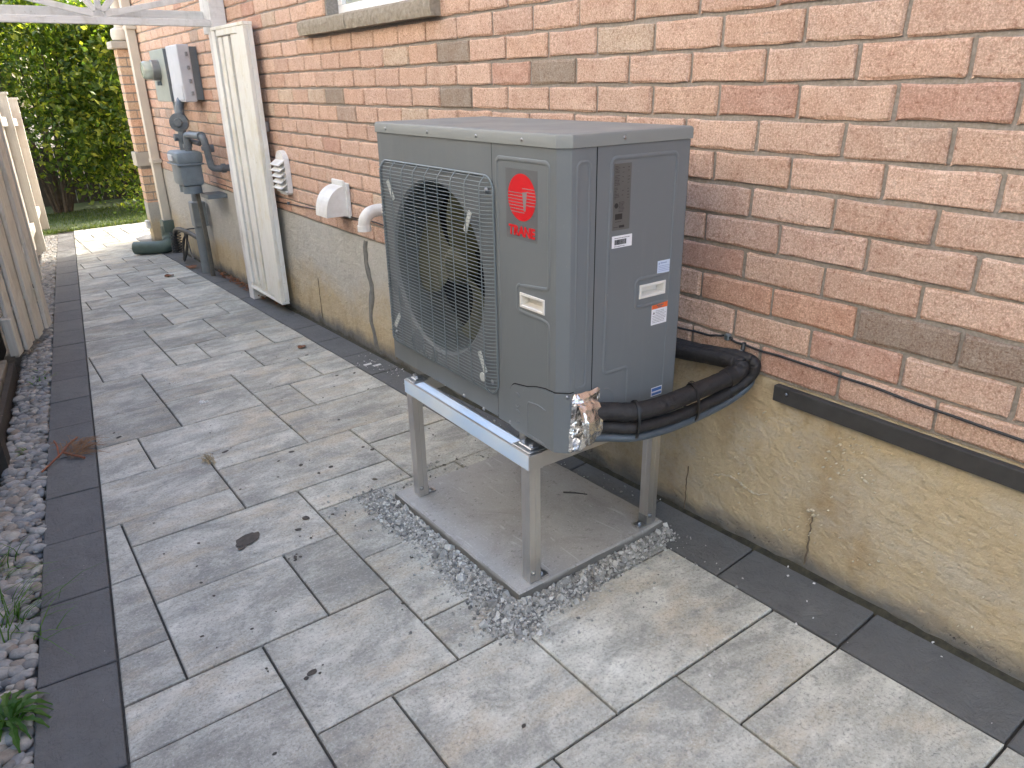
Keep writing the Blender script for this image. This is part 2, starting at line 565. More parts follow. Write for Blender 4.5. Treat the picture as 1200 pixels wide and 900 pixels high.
BOXG = simple('box_green_grey', (.33, .36, .32), (.28, .31, .28), 9, .5)
BOXD = simple('box_dark_grey', (.16, .19, .21), (.13, .155, .17), 9, .5)
BOXW = simple('box_pale_grey', (.55, .57, .61), (.48, .50, .54), 9, .5)
PIPEG = simple('pipe_grey', (.15, .175, .19), (.09, .105, .12), 20, .5, bump=.15)
PVCG = simple('pvc_grey', (.20, .225, .24), (.16, .18, .19), 9, .5)
WOODST = simple('stake_wood', (.16, .15, .125), (.10, .09, .075), 15, .8, bump=.3)
DRAING = simple('green_drain_pipe', (.085, .125, .105), (.06, .09, .075), 9, .5)
def mat_glass():
    n = N('meter_glass', .08)
    n.color((.75, .80, .68)); n.b.inputs['Transmission Weight'].default_value = .55
    return n.m
GLASS = mat_glass()
BARK = simple('bark', (.10, .075, .05), (.04, .03, .022), 14, .95, bump=.8, bscale=40, bdist=.02)
def mat_leaf(name, a, b, c_):
    n = N(name, .5)
    r = n.nd('ShaderNodeNewGeometry').outputs['Random Per Island']
    c = n.ramp(r, [(0, a), (.68, b), (1, c_)])
    n.color(c)
    tr = n.nd('ShaderNodeBsdfTranslucent'); mx = n.nd('ShaderNodeMixShader')
    n.ln(n.mix(1., c, (1.5, 1.5, .5), 'MULTIPLY'), tr.inputs[0])
    out = n.t.nodes['Material Output']
    mx.inputs[0].default_value = .55
    n.ln(n.b.outputs[0], mx.inputs[1]); n.ln(tr.outputs[0], mx.inputs[2]); n.ln(mx.outputs[0], out.inputs[0])
    return n.m
LEAF1 = mat_leaf('shrub_leaves', (.030, .068, .014), (.11, .17, .024), (.40, .42, .06))
LEAF2 = mat_leaf('bright_leaves', (.07, .15, .022), (.19, .27, .035), (.42, .45, .06))
LEAF3 = mat_leaf('dark_leaves', (.016, .04, .010), (.045, .09, .016), (.18, .22, .03))
GRASSM = mat_leaf('grass_blades', (.045, .075, .018), (.075, .11, .028), (.14, .155, .05))
WEEDM = mat_leaf('weed_blades', (.045, .12, .02), (.07, .17, .03), (.12, .22, .05))
DRYM = simple('dry_root', (.33, .20, .10), (.20, .09, .045), 40, .85)
ROOTR = simple('red_brown_root', (.30, .10, .05), (.2, .075, .04), 40, .8)
DRYL = simple('dry_leaf', (.25, .11, .05), (.15, .06, .03), 40, .8)
STRAW = simple('straw', (.42, .34, .2), (.33, .26, .15), 40, .8)
WETM = simple('wet_stain', (.075, .062, .046), (.035, .029, .022), 60, .7)
LAWNM = simple('lawn_soil', (.085, .12, .04), (.06, .07, .03), 6, .95, bump=.6, bscale=50)

# ------------------------------------------------------------------ ground
mb = MB()
YS = [-8, -4, 0, 4, 8, 11, 14, 30, 90]
XS = [-60, -12, -3, 0, 3, 12, 60]
def base_z(x, y):
    return gz(max(-4, min(x, 3)), min(max(y, -4), 14)) - 0.055
vv = [(x, y, base_z(x, y)) for y in YS for x in XS]
mb.add(vv, [(j*len(XS)+i, j*len(XS)+i+1, (j+1)*len(XS)+i+1, (j+1)*len(XS)+i) for j in range(len(YS)-1) for i in range(len(XS)-1)])
structure(mb.build('ground', SOIL))

# path bed with every paving stone its own part
U0, US = -0.190, 0.1973
def gx(i): return U0-US*i
YG = {}
for j in range(-12, 32): YG[j] = 0.057+0.1965*j
for j, y in {19: 3.795, 20: 3.99, 21: 4.185, 22: 4.385, 23: 4.59, 24: 4.782, 26: 5.185, 27: 5.40, 28: 5.56, 29: 5.75, 31: 6.105, 33: 6.455, 35: 6.79, 37: 7.13, 39: 7.45, 41: 7.77, 43: 8.08}.items(): YG[j] = y
for j in (25, 30, 32, 34, 36, 38, 40, 42): YG[j] = (YG[j-1]+YG.get(j+1, YG[j-1]+.36))/2
for j in range(44, 64): YG[j] = 8.08+.163*(j-43)
def xr_border(y): return -1.746+.1018*(y-.838)
def xl_border(y): return -1.926+.1023*(y-.969)

def clip(poly, a, b, c):
    """keep points with a*x+b*y<=c"""
    out = []
    for i in range(len(poly)):
        p, q = poly[i], poly[(i+1) % len(poly)]
        dp = a*p[0]+b*p[1]-c; dq = a*q[0]+b*q[1]-c
        if dp <= 0: out.append(p)
        if (dp < 0 < dq) or (dq < 0 < dp):
            t = dp/(dp-dq)
            out.append((p[0]+(q[0]-p[0])*t, p[1]+(q[1]-p[1])*t))
    return out
def inset(poly, d):
    ar = sum(poly[i][0]*poly[(i+1) % len(poly)][1]-poly[(i+1) % len(poly)][0]*poly[i][1] for i in range(len(poly)))
    if ar < 0: poly = poly[::-1]
    n = len(poly); L = []
    for i in range(n):
        p, q = poly[i], poly[(i+1) % n]
        dx, dy = q[0]-p[0], q[1]-p[1]; l = math.hypot(dx, dy)
        if l < 1e-5: continue
        nx, ny = -dy/l, dx/l
        L.append((nx, ny, nx*p[0]+ny*p[1]+d))
    out = []
    for i in range(len(L)):
        a, b = L[i-1], L[i]
        det = a[0]*b[1]-a[1]*b[0]
        if abs(det) < 1e-6: continue
        out.append(((a[2]*b[1]-a[1]*b[2])/det, (a[0]*b[2]-a[2]*b[0])/det))
    return out

pm_ = MB(); pys = [-4+.25*i for i in range(62)]; pxs = [-2.0, -1.4, -.8, -.19, -.10, -.008]
def bed(x, y): return (x, y, gz(x, y)-.012)
pys = [y for y in pys if y < 11.1]+[11.1]
pm_.add([bed(max(x, xr_border(y)-.1) if x < -1 else x, y) for y in pys for x in pxs], [(j*6+i, j*6+i+1, (j+1)*6+i+1, (j+1)*6+i) for j in range(len(pys)-1) for i in range(5)])
pm_.add([bed(-.008, 8.9), bed(3.5, 8.9), bed(3.5, 11.1), bed(-.008, 11.1)], [(0, 1, 2, 3)])
pm_.add([bed(xl_border(y)+o_, y) for y in (-4, 11.1) for o_ in (0, .13)], [(0, 1, 3, 2)])
path = structure(pm_.build('path', SAND))
JIT = random.Random(3)
def stone(poly, mat, name, h=0.0, ch=.0035, gap=.0034):
    poly = inset(poly, gap)
    if len(poly) < 3: return None
    ar = abs(sum(poly[i][0]*poly[(i+1) % len(poly)][1]-poly[(i+1) % len(poly)][0]*poly[i][1] for i in range(len(poly))))/2
    if ar < .0006: return None
    top = inset(poly, ch)
    if len(top) != len(poly): return None
    cx = sum(p[0] for p in poly)/len(poly); cy = sum(p[1] for p in poly)/len(poly)
    dz = JIT.uniform(-.0018, .0018)+h; tx = JIT.uniform(-.003, .003); ty = JIT.uniform(-.003, .003)
    def Z(p): return gz(*p)+dz+tx*(p[0]-cx)+ty*(p[1]-cy)
    n = len(poly)
    vs_ = [(p[0]-cx, p[1]-cy, Z(p)-gz(cx, cy)) for p in top]+[(p[0]-cx, p[1]-cy, Z(p)-gz(cx, cy)-ch*.8) for p in poly]+[(p[0]-cx, p[1]-cy, Z(p)-gz(cx, cy)-.05) for p in poly]
    fs = [tuple(range(n))]
    for i in range(n):
        j = (i+1) % n
        fs += [(n+i, n+j, j, i), (2*n+i, 2*n+j, n+j, n+i)]
    me = bpy.data.meshes.new(name)
    me.from_pydata(vs_, [], fs)
    me.materials.append(mat)
    o = bpy.data.objects.new(name, me)
    COL.objects.link(o)
    o.location = (cx, cy, gz(cx, cy)); o.parent = path
    return o

PAV = [(0,2,-4,-2),(0,2,-2,0),(0,2,0,1),(2,4,-1,1),(2,4,-3,-1),(4,6,-1,1),(4,5,-3,-1),(5,8,-3,-1),(6,9,-1,2),
 (3,5,1,3),(0,3,1,3),(5,6,1,3),(6,9,2,4),(6,9,4,5),(4,6,3,5),(2,4,3,4),(0,2,3,4),(2,4,4,6),(0,2,4,6),
 (7,9,5,6),(7,9,6,8),(7,9,8,10),(5,7,5,7),(4,5,5,7),(4,7,7,9),(1,4,6,8),(0,1,6,8),(5,7,9,10),(2,4,8,9),(0,2,8,10),
 (2,5,9,11),(0,2,10,11),(3,5,11,12),(5,9,10,12),(6,9,12,14),(3,6,12,14),(0,3,11,13),(2,3,13,15),(0,2,13,15),
 (3,5,14,16),(5,9,14,16),(3,5,16,17),(5,9,16,19),(0,1,15,17),(1,3,15,17),(2,5,17,19),(0,2,17,19),
 (6,9,19,22),(4,6,19,22),(4,8,22,24),(3,4,19,21),(1,3,19,21),(0,1,19,21),(2,4,21,22),(2,4,22,24),(0,2,21,24),
 (3,7,24,26),(1,3,24,26),(0,1,24,26),(4,7,26,27),(4,7,27,29),(2,4,26,29),(0,2,26,28),(0,2,28,31),
 (5,7,29,31),(3,5,29,31),(2,3,29,31),(4,7,31,33),(1,4,31,33),(0,1,31,33),(3,6,33,35),(3,6,35,37),(2,3,33,35),(0,2,33,35),(0,1,35,37),(1,3,35,37),
 (4,6,37,39),(2,4,37,39),(0,2,37,39),(3,6,39,41),(1,3,39,41),(0,1,39,41),(4,6,41,43),(2,4,41,43),(0,2,41,43)]
# beyond the rear corner of the house the same stones carry on to the lawn
j = 43
rr = random.Random(5)
while j < 61:
    xs = 6
    lo = 0 if YG[j] < 9.2 else -14
    while xs > lo:
        wd = rr.choice((1, 2, 3)); PAV.append((max(xs-wd, lo), xs, j, j+2)); xs -= wd
    j += 2
PAD = (-.722, -.130, .728, 1.503)
kb = .1018; nb = math.hypot(1, kb)
for (i0, i1, j0, j1) in PAV:
    poly = [(gx(i1), YG[j0]), (gx(i0), YG[j0]), (gx(i0), YG[j1]), (gx(i1), YG[j1])]
    # keep x >= xr_border(y)
    poly = clip(poly, -1, kb, 1.746+kb*.838)
    if len(poly) < 3: continue
    if YG[j1] > 10.6: poly = clip(poly, 0, 1, 11.1)
    if len(poly) < 3: continue
    # stones wholly under the equipment pad are cut away by it
    stone(poly, PAVER, 'paving_stone')
# charcoal edging stones, left
ys = [-1.6, -1.2, -.8, -.4, 0.05, .445, .838, 1.235, 1.622, 2.018, 2.405, 2.80, 3.20, 3.61, 4.0, 4.36, 4.79, 5.18, 5.52, 5.86, 6.235, 6.67, 6.98, 7.29, 7.65, 8.02, 8.4, 8.8, 9.2, 9.6, 10.0, 10.4, 10.8]
for a, b in zip(ys[:-1], ys[1:]):
    stone([(xl_border(a), a+.018), (xr_border(a), a), (xr_border(b), b), (xl_border(b), b+.018)], BORDER, 'edging_stone', h=.001)
# charcoal edging stones along the foundation
for k in range(-7, 24):
    a = .060+.3935*k; b = a+.3935
    if k > 21: continue
    if k == 21: b = 8.60
    stone([(U0, a), (-.014, a), (-.014, b), (U0, b)], BORDER, 'edging_stone', h=-.001)
# rounded charcoal end stone where the path turns behind the house
pts = [(-.022, 9.3), (-.19, 9.3), (-.25, 9.6), (-.18, 9.85), (.1, 9.9), (.6, 9.7), (.6, 9.37), (.1, 9.37)]
stone([(-.21, 8.83), (.19, 8.83), (.19, 9.62), (-.08, 9.62), (-.21, 9.42)], BORDER, 'edging_stone', h=.004)

# dirt along the wall foot
dm = MB(); rd = random.Random(11)
nseg = 300
vv = []
for i in range(nseg+1):
    y = -2+i*11.2/nseg
    wv = .5+.5*noise.noise((y*2.2, 0, 3))
    vv += [(-.022-.008*wv*rd.random(), y, gz(-.03, y)-.004), (-.012, y, gz(0, y)+.002+.008*wv*rd.random()), (.0, y, gz(0, y)+.004+.016*wv*rd.random())]
dm.add(vv, [(3*i+k, 3*i+k+1, 3*i+k+4, 3*i+k+3) for i in range(nseg) for k in (0, 1)])
structure(dm.build('soil_line', simple('mossy_dirt', (.075, .068, .04), (.03, .028, .02), 35, .95, bump=1.0, bscale=120, bdist=.01), smooth=True))

# ------------------------------------------------------------------ house
HOUSE = empty('brick_house', (0.15, 4.0, gz(0, 4)))
tag(HOUSE, 'orange brick house wall with a stained concrete foundation along the right of the path', 'house')
BZ = [1.47-r*0.08686 for r in range(-12, 11)]
ROWS = list(range(-12, 11))
OFF = {0: -.058, -1: .04, -2: -.05, 1: .018, 2: -.036, 3: .005, 4: -.041, 5: .05, 6: -.036, 7: .042, 8: .011, 9: .05, 10: 0.03}
OFF = {0: -.0218, -1: .04, 1: .018-.0, 2: -.036, 3: .005, 4: -.041, 5: .05, 6: -.036, 7: .042, 8: .011, 9: .05, 10: 0.03}
OFF = {-1: -.115, 0: .04, 1: -.058, 2: .018, 3: -.036, 4: .005, 5: -.041, 6: .05, 7: -.036, 8: .042, 9: .011, 10: .121}
ENDY = 8.80
WY0, WY1, WZ0, WZ1 = 2.36, 3.38, 1.69, 2.9
backing = MB()
for (y0, y1, z0, z1) in ((-4, ENDY-.01, .5535, WZ0), (-4, WY0, WZ0, 2.56), (WY1, ENDY-.01, WZ0, 2.56)):
    backing.box(.0095, .28, y0, y1, z0, z1)
backing.build('wall', MORTAR, HOUSE)
upw = MB()
for (y0, y1, z0, z1) in ((-4, WY0, 2.56, WZ1), (WY1, ENDY-.01, 2.56, WZ1), (-4, ENDY-.01, WZ1, 5.4)):
    upw.box(.0, .28, y0, y1, z0, z1)
upw.box(.3, 8, -4, -3.8, -.8, 5.4); upw.box(.2, 8, 9.16, 9.36, -.8, 5.4); upw.box(7.8, 8, -3.8, 9.15, -.8, 5.4); upw.box(.2, .4, ENDY-.005, 9.155, -.8, 5.4)
def mat_bricktex():
    n = N('brick_courses', .9)
    bt = n.nd('ShaderNodeTexBrick')
    bt.inputs['Scale'].default_value = 1; bt.inputs['Brick Width'].default_value = .25; bt.inputs['Row Height'].default_value = .08686
    bt.inputs['Mortar Size'].default_value = .005
    bt.inputs['Color1'].default_value = (.50, .27, .17, 1); bt.inputs['Color2'].default_value = (.40, .20, .13, 1); bt.inputs['Mortar'].default_value = (.3, .26, .22, 1)
    cb = n.nd('ShaderNodeCombineXYZ')
    n.ln(n.math('ADD', n.sep(n.pos(), 1), n.sep(n.pos(), 0)), cb.inputs[0]); n.ln(n.sep(n.pos(), 2), cb.inputs[1])
    n.ln(cb.outputs[0], bt.inputs['Vector']); n.color(bt.outputs[0])
    return n.m
upw.build('upper_wall', mat_bricktex(), HOUSE)
rf = MB()
rf.prism([(-.45, 5.4), (8.4, 5.4), (8.4, 5.55), (4, 7.6), (-.45, 5.55)], 1, -4.4, 9.5)
ROOFM = simple('roof_shingle', (.10, .09, .08), (.05, .045, .04), 8, .95)
rf.build('roof', ROOFM, HOUSE)

BR = random.Random(21)
def brick_mesh(length, seed, height=.0755, depth=.045):
    """front face looks to -x; centred on the origin; slightly uneven lipped edge"""
    r = random.Random(seed)
    ys_ = [-.5, -.5+.022, -.26, 0, .27, .5-.024, .5]
    zs_ = [-.5, -.425, .42, .5]
    nx, nz = 6, 3
    vs_ = []; fs = []
    for k in range(nz+1):
        for i in range(nx+1):
            y = ys_[i]*length; z = zs_[k]*height
            edge = i in (0, nx) or k in (0, nz)
            if edge:
                y += r.uniform(-.0018, .0018) if i in (0, nx) else r.uniform(-.012, .012)
                z += r.uniform(-.0028, .0022) if k in (0, nz) else r.uniform(-.004, .004)
                x = r.uniform(.0022, .0065)
            else:
                y += r.uniform(-.006, .006) if i in (2, 3, 4) else 0
                z += r.uniform(-.003, .003)
                x = r.uniform(-.0010, .0010)
            vs_.append((x, y, z))
    W = nx+1
    for k in range(nz):
        for i in range(nx):
            fs.append((k*W+i, (k+1)*W+i, (k+1)*W+i+1, k*W+i+1))
    ring = [i for i in range(W)]+[k*W+nx for k in range(1, nz+1)]+[nz*W+i for i in range(nx-1, -1, -1)]+[k*W for k in range(nz-1, 0, -1)]
    base = len(vs_)
    for q in ring:
        a = vs_[q]; vs_.append((depth, a[1], a[2]))
    for i in range(len(ring)):
        j2 = (i+1) % len(ring)
        fs.append((ring[i], ring[j2], base+j2, base+i))
    return vs_, fs
TONES = [(.525, .36, .265), (.54, .375, .28), (.51, .34, .248), (.55, .385, .288), (.53, .365, .272), (.505, .345, .26), (.535, .362, .262), (.525, .365, .272)]
def tone(far=True):
    u = BR.random()
    if far and u < .03: c = (.37, .275, .21)
    elif far and u < .075: c = (.50, .385, .285)
    elif u < .12: c = (.46, .285, .21)
    else: c = BR.choice(TONES)
    f = BR.uniform(.94, 1.05)
    return tuple(a*f for a in c)
VAR = {}
def brick_data(length, k):
    key = (round(length, 3), k)
    if key not in VAR:
        vs_, fs = brick_mesh(length, int(length*1000)*7+k)
        me = bpy.data.meshes.new('brick'); me.from_pydata(vs_, [], fs)
        me.materials.append(BRICK_OBJ); VAR[key] = me
    return VAR[key]
DARKB = {(8, .5): 0, (8, 1): 0}
cells = []
L = .25; FACE = .239
for r, z in zip(ROWS, BZ):
    half = 0.5 if r % 2 else 0.0
    off = OFF.get(r, ((r*37) % 11-5)*.012)
    k = -16
    while True:
        y0 = (k+half+off)*L+.0062; y1 = y0+L-.0124
        k += 1
        if y0 > ENDY-.03: break
        y1 = min(y1, ENDY)
        segs = [(y0, y1)]
        if z+.03 > WZ0:
            segs = []
            if y0 < WY0: segs.append((y0, min(y1, WY0)))
            if y1 > WY1: segs.append((max(y0, WY1), y1))
            if y0 >= WY0 and y1 <= WY1: segs = []
        # sill stone sits in the wall instead of bricks
        if abs(z-1.645) < .06:
            ns = []
            for a, b in segs:
                if b <= 2.235 or a >= 3.66: ns.append((a, b))
                else:
                    if a < 2.225: ns.append((a, 2.225))
                    if b > 3.665: ns.append((3.665, b))
            segs = ns
        for a, b in segs:
            if b-a > .02:
                cells.append((a, b, z, r, k-1))
def screen_size(y, z):
    d = (Vector((0, y, z))-CAM).length
    return abs(CAM.x)/d/d
def in_view(a, b, z):
    for y in (a, b):
        q = Vector((0, y, z))-CAM
        zz = q.dot(fw)
        if zz > 0.05 and abs(q.dot(r2)/zz) < .72 and abs(q.dot(u2)/zz) < .54: return True
    return False
cells.sort(key=lambda c: (0 if in_view(c[0], c[1], c[2]) else 1, -screen_size((c[0]+c[1])/2, c[2])))
many = MB()
DARKSET = {(8, 0): 1, (8, -1): 1, (2, 7): 1, (2, 5): 0}
for n_, (a, b, z, r, k) in enumerate(cells):
    t = tone(a > 1.0)
    if (r, k) in ((8, 0), (8, -1)): t = (.27, .205, .155)
    elif r in (8,) and -2 <= k <= 2: t = (.50, .30, .205)
    if (r, k) in ((2, 8), (1, 5), (2, 13), (0, 8)): t = (.29, .23, .175)
    zj = z+BR.uniform(-.0012, .0012); xj = BR.uniform(-.0015, .0015)
    if n_ < 295:
        me = brick_data(b-a, BR.randrange(6)) if abs(b-a-.2376) < .003 else brick_data(b-a, 0)
        o = bpy.data.objects.new('brick', me); COL.objects.link(o)
        o.location = Vector((xj, (a+b)/2, zj))-HOUSE.location
        o.parent = HOUSE; o.color = (*t, 1)
        o.rotation_euler = (BR.uniform(-.004, .004), 0, BR.uniform(-.004, .004))
    else:
        vs_, fs = brick_mesh(b-a, BR.randrange(9999))
        many.add([(x+xj, y+(a+b)/2, q+zj) for x, y, q in vs_], fs, t)

# corner pier of the house with cap and band stones
PX0, PY0 = -.128, 8.62
PEND = 8.80
pier = MB().box(PX0+.0065, .004, PY0+.0065, PEND-.002, -.45, 1.745)
pier.build('pier_core', MORTAR, HOUSE)
zz = 1.745-.045; r = 0
while zz > .1:
    if not (.55 < zz < .70):
        o_ = [(PX0, -.004)] if r % 2 == 0 else [(PX0, -.055), (-.045, -.004)]
        for (a, b) in o_:
            many.box(a, b, PY0, PY0+.05, zz-.036, zz+.036, col=(.60*(1+.07*math.sin(r*5)), .42, .28))
        ya = PY0+.06 if r % 2 else PY0+.06
        while ya < PEND-.03:
            yb = min(ya+.239, PEND); many.box(PX0, PX0+.04, ya, yb-.006, zz-.036, zz+.036, col=(.57, .40, .27*(1+.08*math.sin(ya*31+r)))); ya += .25
    zz -= .08686; r += 1
stuff(many.build('brick', BRICK_ATT, HOUSE, fix=False))
MB().box(PX0-.05, -.001, PY0-.05, PEND+.04, 1.745, 1.815, bev=.008).build('cap_stone', CAPST, HOUSE)
MB().box(PX0-.03, -.001, PY0-.03, PEND+.02, .555, .70, bev=.004).build('band_stone', CAPST, HOUSE)
MB().box(PX0-.004, -.0055, PY0-.004, PEND+.002, -.8, .155).build('pier_foot', FOUND, HOUSE)
col_ = MB()
col_.lathe([(.055, 1.815), (.10, 1.83), (.11, 1.88), (.10, 1.93), (.06, 1.95), (.06, 3.2)], (-.035, 8.70, 0), (0, 0, 1), 20)
col_.build('porch_column', TRIM, HOUSE, smooth=True, angle=40)

# foundation with an uneven trowelled face
fm = MB()
ny, nz = 460, 26
y0, y1 = -2.0, ENDY
vv = []
for k in range(nz+1):
    for i in range(ny+1):
        y = y0+(y1-y0)*i/ny; z = -.55+(1.103)*k/nz
        d = noise.fractal((y*3, z*3, 1.3), 1.0, 2.0, 4)*.0045+noise.noise((y*14, z*14, 5))*.0012
        x = -.004+d
        if k == nz: x = min(x, -.001)
        vv.append((x, y, z))
fm.add(vv, [(k*(ny+1)+i, (k+1)*(ny+1)+i, (k+1)*(ny+1)+i+1, k*(ny+1)+i+1) for k in range(nz) for i in range(ny)])
fm.build('foundation', FOUND, HOUSE, smooth=True, fix=False)
MB().box(.006, .28, -4, ENDY-.012, -1.0, .552).build('foundation_core', FOUND, HOUSE)
# repair strip and cracks in the foundation
rs = MB()
def ribbon(mb_, pts, w0, x, seed, th=.004):
    r = random.Random(seed); a = []; 
    for (y, z) in pts:
        wl, wr = w0*r.uniform(.6, 1.3)/2, w0*r.uniform(.6, 1.3)/2
        a.append((x-th*r.uniform(.4, 1), y-wl, z)); a.append((x-th*r.uniform(.4, 1), y+wr, z))
    n = len(pts); b = [(x+.01, p[1], p[2]) for p in a]
    fs = [(2*i, 2*i+1, 2*i+3, 2*i+2) for i in range(n-1)]+[(2*i, 2*i+2, 2*n+2*i+2, 2*n+2*i) for i in range(n-1)]+[(2*i+1, 2*n+2*i+1, 2*n+2*i+3, 2*i+3) for i in range(n-1)]
    mb_.add(a+b, fs)
ribbon(rs, [(3.13+.02*math.sin(i*.7), .548-.04*i) for i in range(17)], .055, -.006, 4)
rs.build('repair_strip', simple('repair_mortar', (.22, .215, .19), (.14, .135, .12), 30, .95, bump=.6), HOUSE, smooth=True)
CRM = simple('crack_dark', (.12, .09, .06), (.18, .14, .09), 50, .95)
PEELM = simple('peeling_paint', (.52, .47, .36), (.40, .34, .23), 40, .9)
cr = MB(); rc = random.Random(9)
for (yy, zt, zb, sd) in ((.288, .205, .03, 1), (.745, .16, -.02, 2), (3.93, .18, -.10, 3), (2.86, .2, -.08, 8)):
    n = 14
    cr = MB(); ribbon(cr, [(yy+rc.uniform(-.003, .003), zt+(zb-zt)*i/n) for i in range(n+1)], .0018, -.0075, sd, .0010)
    cr.build('crack', CRM, HOUSE)
pl = MB()
def flake(y, z, s):
    n = 7; a = [(-.0075-rc.uniform(.001, .004), y+math.cos(t)*s*rc.uniform(.5, 1.2), z+math.sin(t)*s*rc.uniform(.35, .8)) for t in [2*math.pi*i/n for i in range(n)]]
    pl.add([(-.012-s*.2, y, z)]+a+[(-.002, p[1], p[2]) for p in a], [(0, 1+i, 1+(i+1) % n) for i in range(n)]+[(1+i, 1+n+i, 1+n+(i+1) % n, 1+(i+1) % n) for i in range(n)])
for i in range(46): flake(.44+i*.0043, .195-.012*math.sin(i*.15)+rc.uniform(-.002, .002)-.0003*i, rc.uniform(.002, .0055))
for (y, z) in ((.29, .215), (.285, .20), (.30, .208), (3.75, .10), (3.85, .08), (3.98, .09), (3.93, .06), (3.5, .11), (2.9, .09), (2.87, .1)): flake(y, z, rc.uniform(.005, .010))
for i in range(90): flake(rc.uniform(-.2, .75), rc.uniform(.08, .48), rc.uniform(.001, .0032))
for i in range(40): flake(rc.uniform(.12, .28), rc.uniform(.33, .48), rc.uniform(.002, .005))
stuff(pl.build('peeling_paint', PEELM, HOUSE, smooth=True, fix=False))

# window with stone sill
win = MB()
for (a, b, c, d) in ((WY0, WY1, WZ0-.005, WZ0+.05), (WY0, WY1, WZ1-.05, WZ1), (WY0, WY0+.05, WZ0+.05, WZ1-.05), (WY1-.05, WY1, WZ0+.05, WZ1-.05)):
    win.box(.075, .13, a, b, c, d, bev=.004)
wo = win.build('window', simple('white_vinyl', (.80, .80, .79), (.74, .74, .73), 6, .4), HOUSE)
bl = MB()
for i in range(34):
    z = WZ0+.06+i*.033
    if z < WZ1-.08: bl.box(.105, .109, WY0+.05, WY1-.05, z, z+.030, M=Matrix.Rotation(0, 4, 'X'))
bl.build('blind', WHITEP, wo)
MB().box(.100, .103, WY0+.05, WY1-.05, WZ0+.05, WZ1-.05).build('pane', GLASS, wo)
for (a, b) in ((2.21, 3.045), (3.05, 3.67)):
    sb = MB(); vs_ = []; n1, n2 = 40, 5
    prof = [(.12, 1.608), (-.045, 1.608), (-.048, 1.625), (-.05, 1.648), (-.047, 1.672), (-.035, 1.682), (.12, 1.694)]
    rsx = random.Random(int(a*10))
    for i in range(n1+1):
        y = a+(b-a)*i/n1
        for (x, z) in prof:
            d = noise.noise((y*38, x*38, z*38))*.005+rsx.uniform(-.0012, .0012)
            vs_.append((x+d if x < 0 else x, y, z+d*.5))
    W = len(prof)
    fs = [(i*W+q, i*W+q+1, (i+1)*W+q+1, (i+1)*W+q) for i in range(n1) for q in range(W-1)]+[tuple(range(W)), tuple(n1*W+q for q in range(W))[::-1]]
    sb.add(vs_, fs)
    sb.build('window_sill', STONE, HOUSE, fix=True)

# unseen house on the left, added to bounce sunlight into the side yard
NB = empty('added_bounce_house', (-3.9, 2, -.2))
tag(NB, 'unseen pale house wall beyond the left fence, added to bounce light onto the path', 'house')
MB().box(-12, -3.7, -6, 9.2, -1, 5.3).build('wall', simple('pale_render', (.70, .68, .62), (.64, .62, .565), 5, .9, bump=.3), NB)
MB().prism([(-12.4, 5.3), (-3.3, 5.3), (-3.3, 5.45), (-7.8, 7.4), (-12.4, 5.45)], 1, -6.4, 9.6).build('roof', ROOFM, NB)

# ------------------------------------------------------------------ heat pump
def text_mesh(name, body, size, mat, M, parent, extrude=.0002, bold=0.0, shear=0., sx=1.0, align='CENTER'):
    cu = bpy.data.curves.new(name, 'FONT'); cu.body = body; cu.size = size; cu.extrude = extrude; cu.offset = bold; cu.shear = shear
    cu.align_x = align; cu.align_y = 'CENTER'; cu.resolution_u = 4
    to = bpy.data.objects.new('tmp', cu); COL.objects.link(to)
    bpy.context.view_layer.update()
    me = bpy.data.meshes.new_from_object(to)
    bpy.data.objects.remove(to); bpy.data.curves.remove(cu)
    off = Vector(parent['_o'])
    me.transform(Matrix.Translation(-off) @ M @ Matrix.Diagonal((sx, 1, 1, 1)))
    me.materials.clear(); me.materials.append(mat)
    o = bpy.data.objects.new(name, me); COL.objects.link(o); o.parent = parent; o['_o'] = tuple(off)
    return o
FX, SY = -.630, .655            # front face, near side face
UY1 = 1.604; UX1 = -.211; UZ0, UZ1 = .444, 1.242
BV = .026
HP = empty('heat_pump', (-.42, 1.13, UZ0))
tag(HP, 'dark grey heat pump cabinet with wire fan grille and red logo on aluminium legs', 'heat pump')
def front(y, z, d=0.0): return (FX-d, y, z)
def side(x, z, d=0.0): return (x, SY-d, z)
# fan panel with a round opening
GC_Y, GC_Z, GR = 1.262, .826, .268
SEAM = .943
fp = MB(); n = 72
px0, px1, pz0, pz1 = SEAM+.001, UY1-.012, UZ0+.004, 1.2125
def rim(an):
    dy, dz = math.cos(an), math.sin(an)
    t = min(((px1-GC_Y) if dy > 0 else (GC_Y-px0))/max(abs(dy), 1e-6), ((pz1-GC_Z) if dz > 0 else (GC_Z-pz0))/max(abs(dz), 1e-6))
    return (GC_Y+dy*t, GC_Z+dz*t)
angs = sorted([2*math.pi*i/n for i in range(n)]+[math.atan2(b-GC_Z, a-GC_Y) % (2*math.pi) for a in (px0, px1) for b in (pz0, pz1)])
n = len(angs)
vo = [(FX, *rim(a)) for a in angs]
vi = [(FX, GC_Y+GR*math.cos(a), GC_Z+GR*math.sin(a)) for a in angs]
vl = [(FX+.008, GC_Y+(GR-.008)*math.cos(a), GC_Z+(GR-.008)*math.sin(a)) for a in angs]
fp.add(vo+vi+vl, [(i, (i+1) % n, n+(i+1) % n, n+i) for i in range(n)]+[(n+i, n+(i+1) % n, 2*n+(i+1) % n, 2*n+i) for i in range(n)])
fan_panel = fp.build('fan_panel', UNIT, HP)
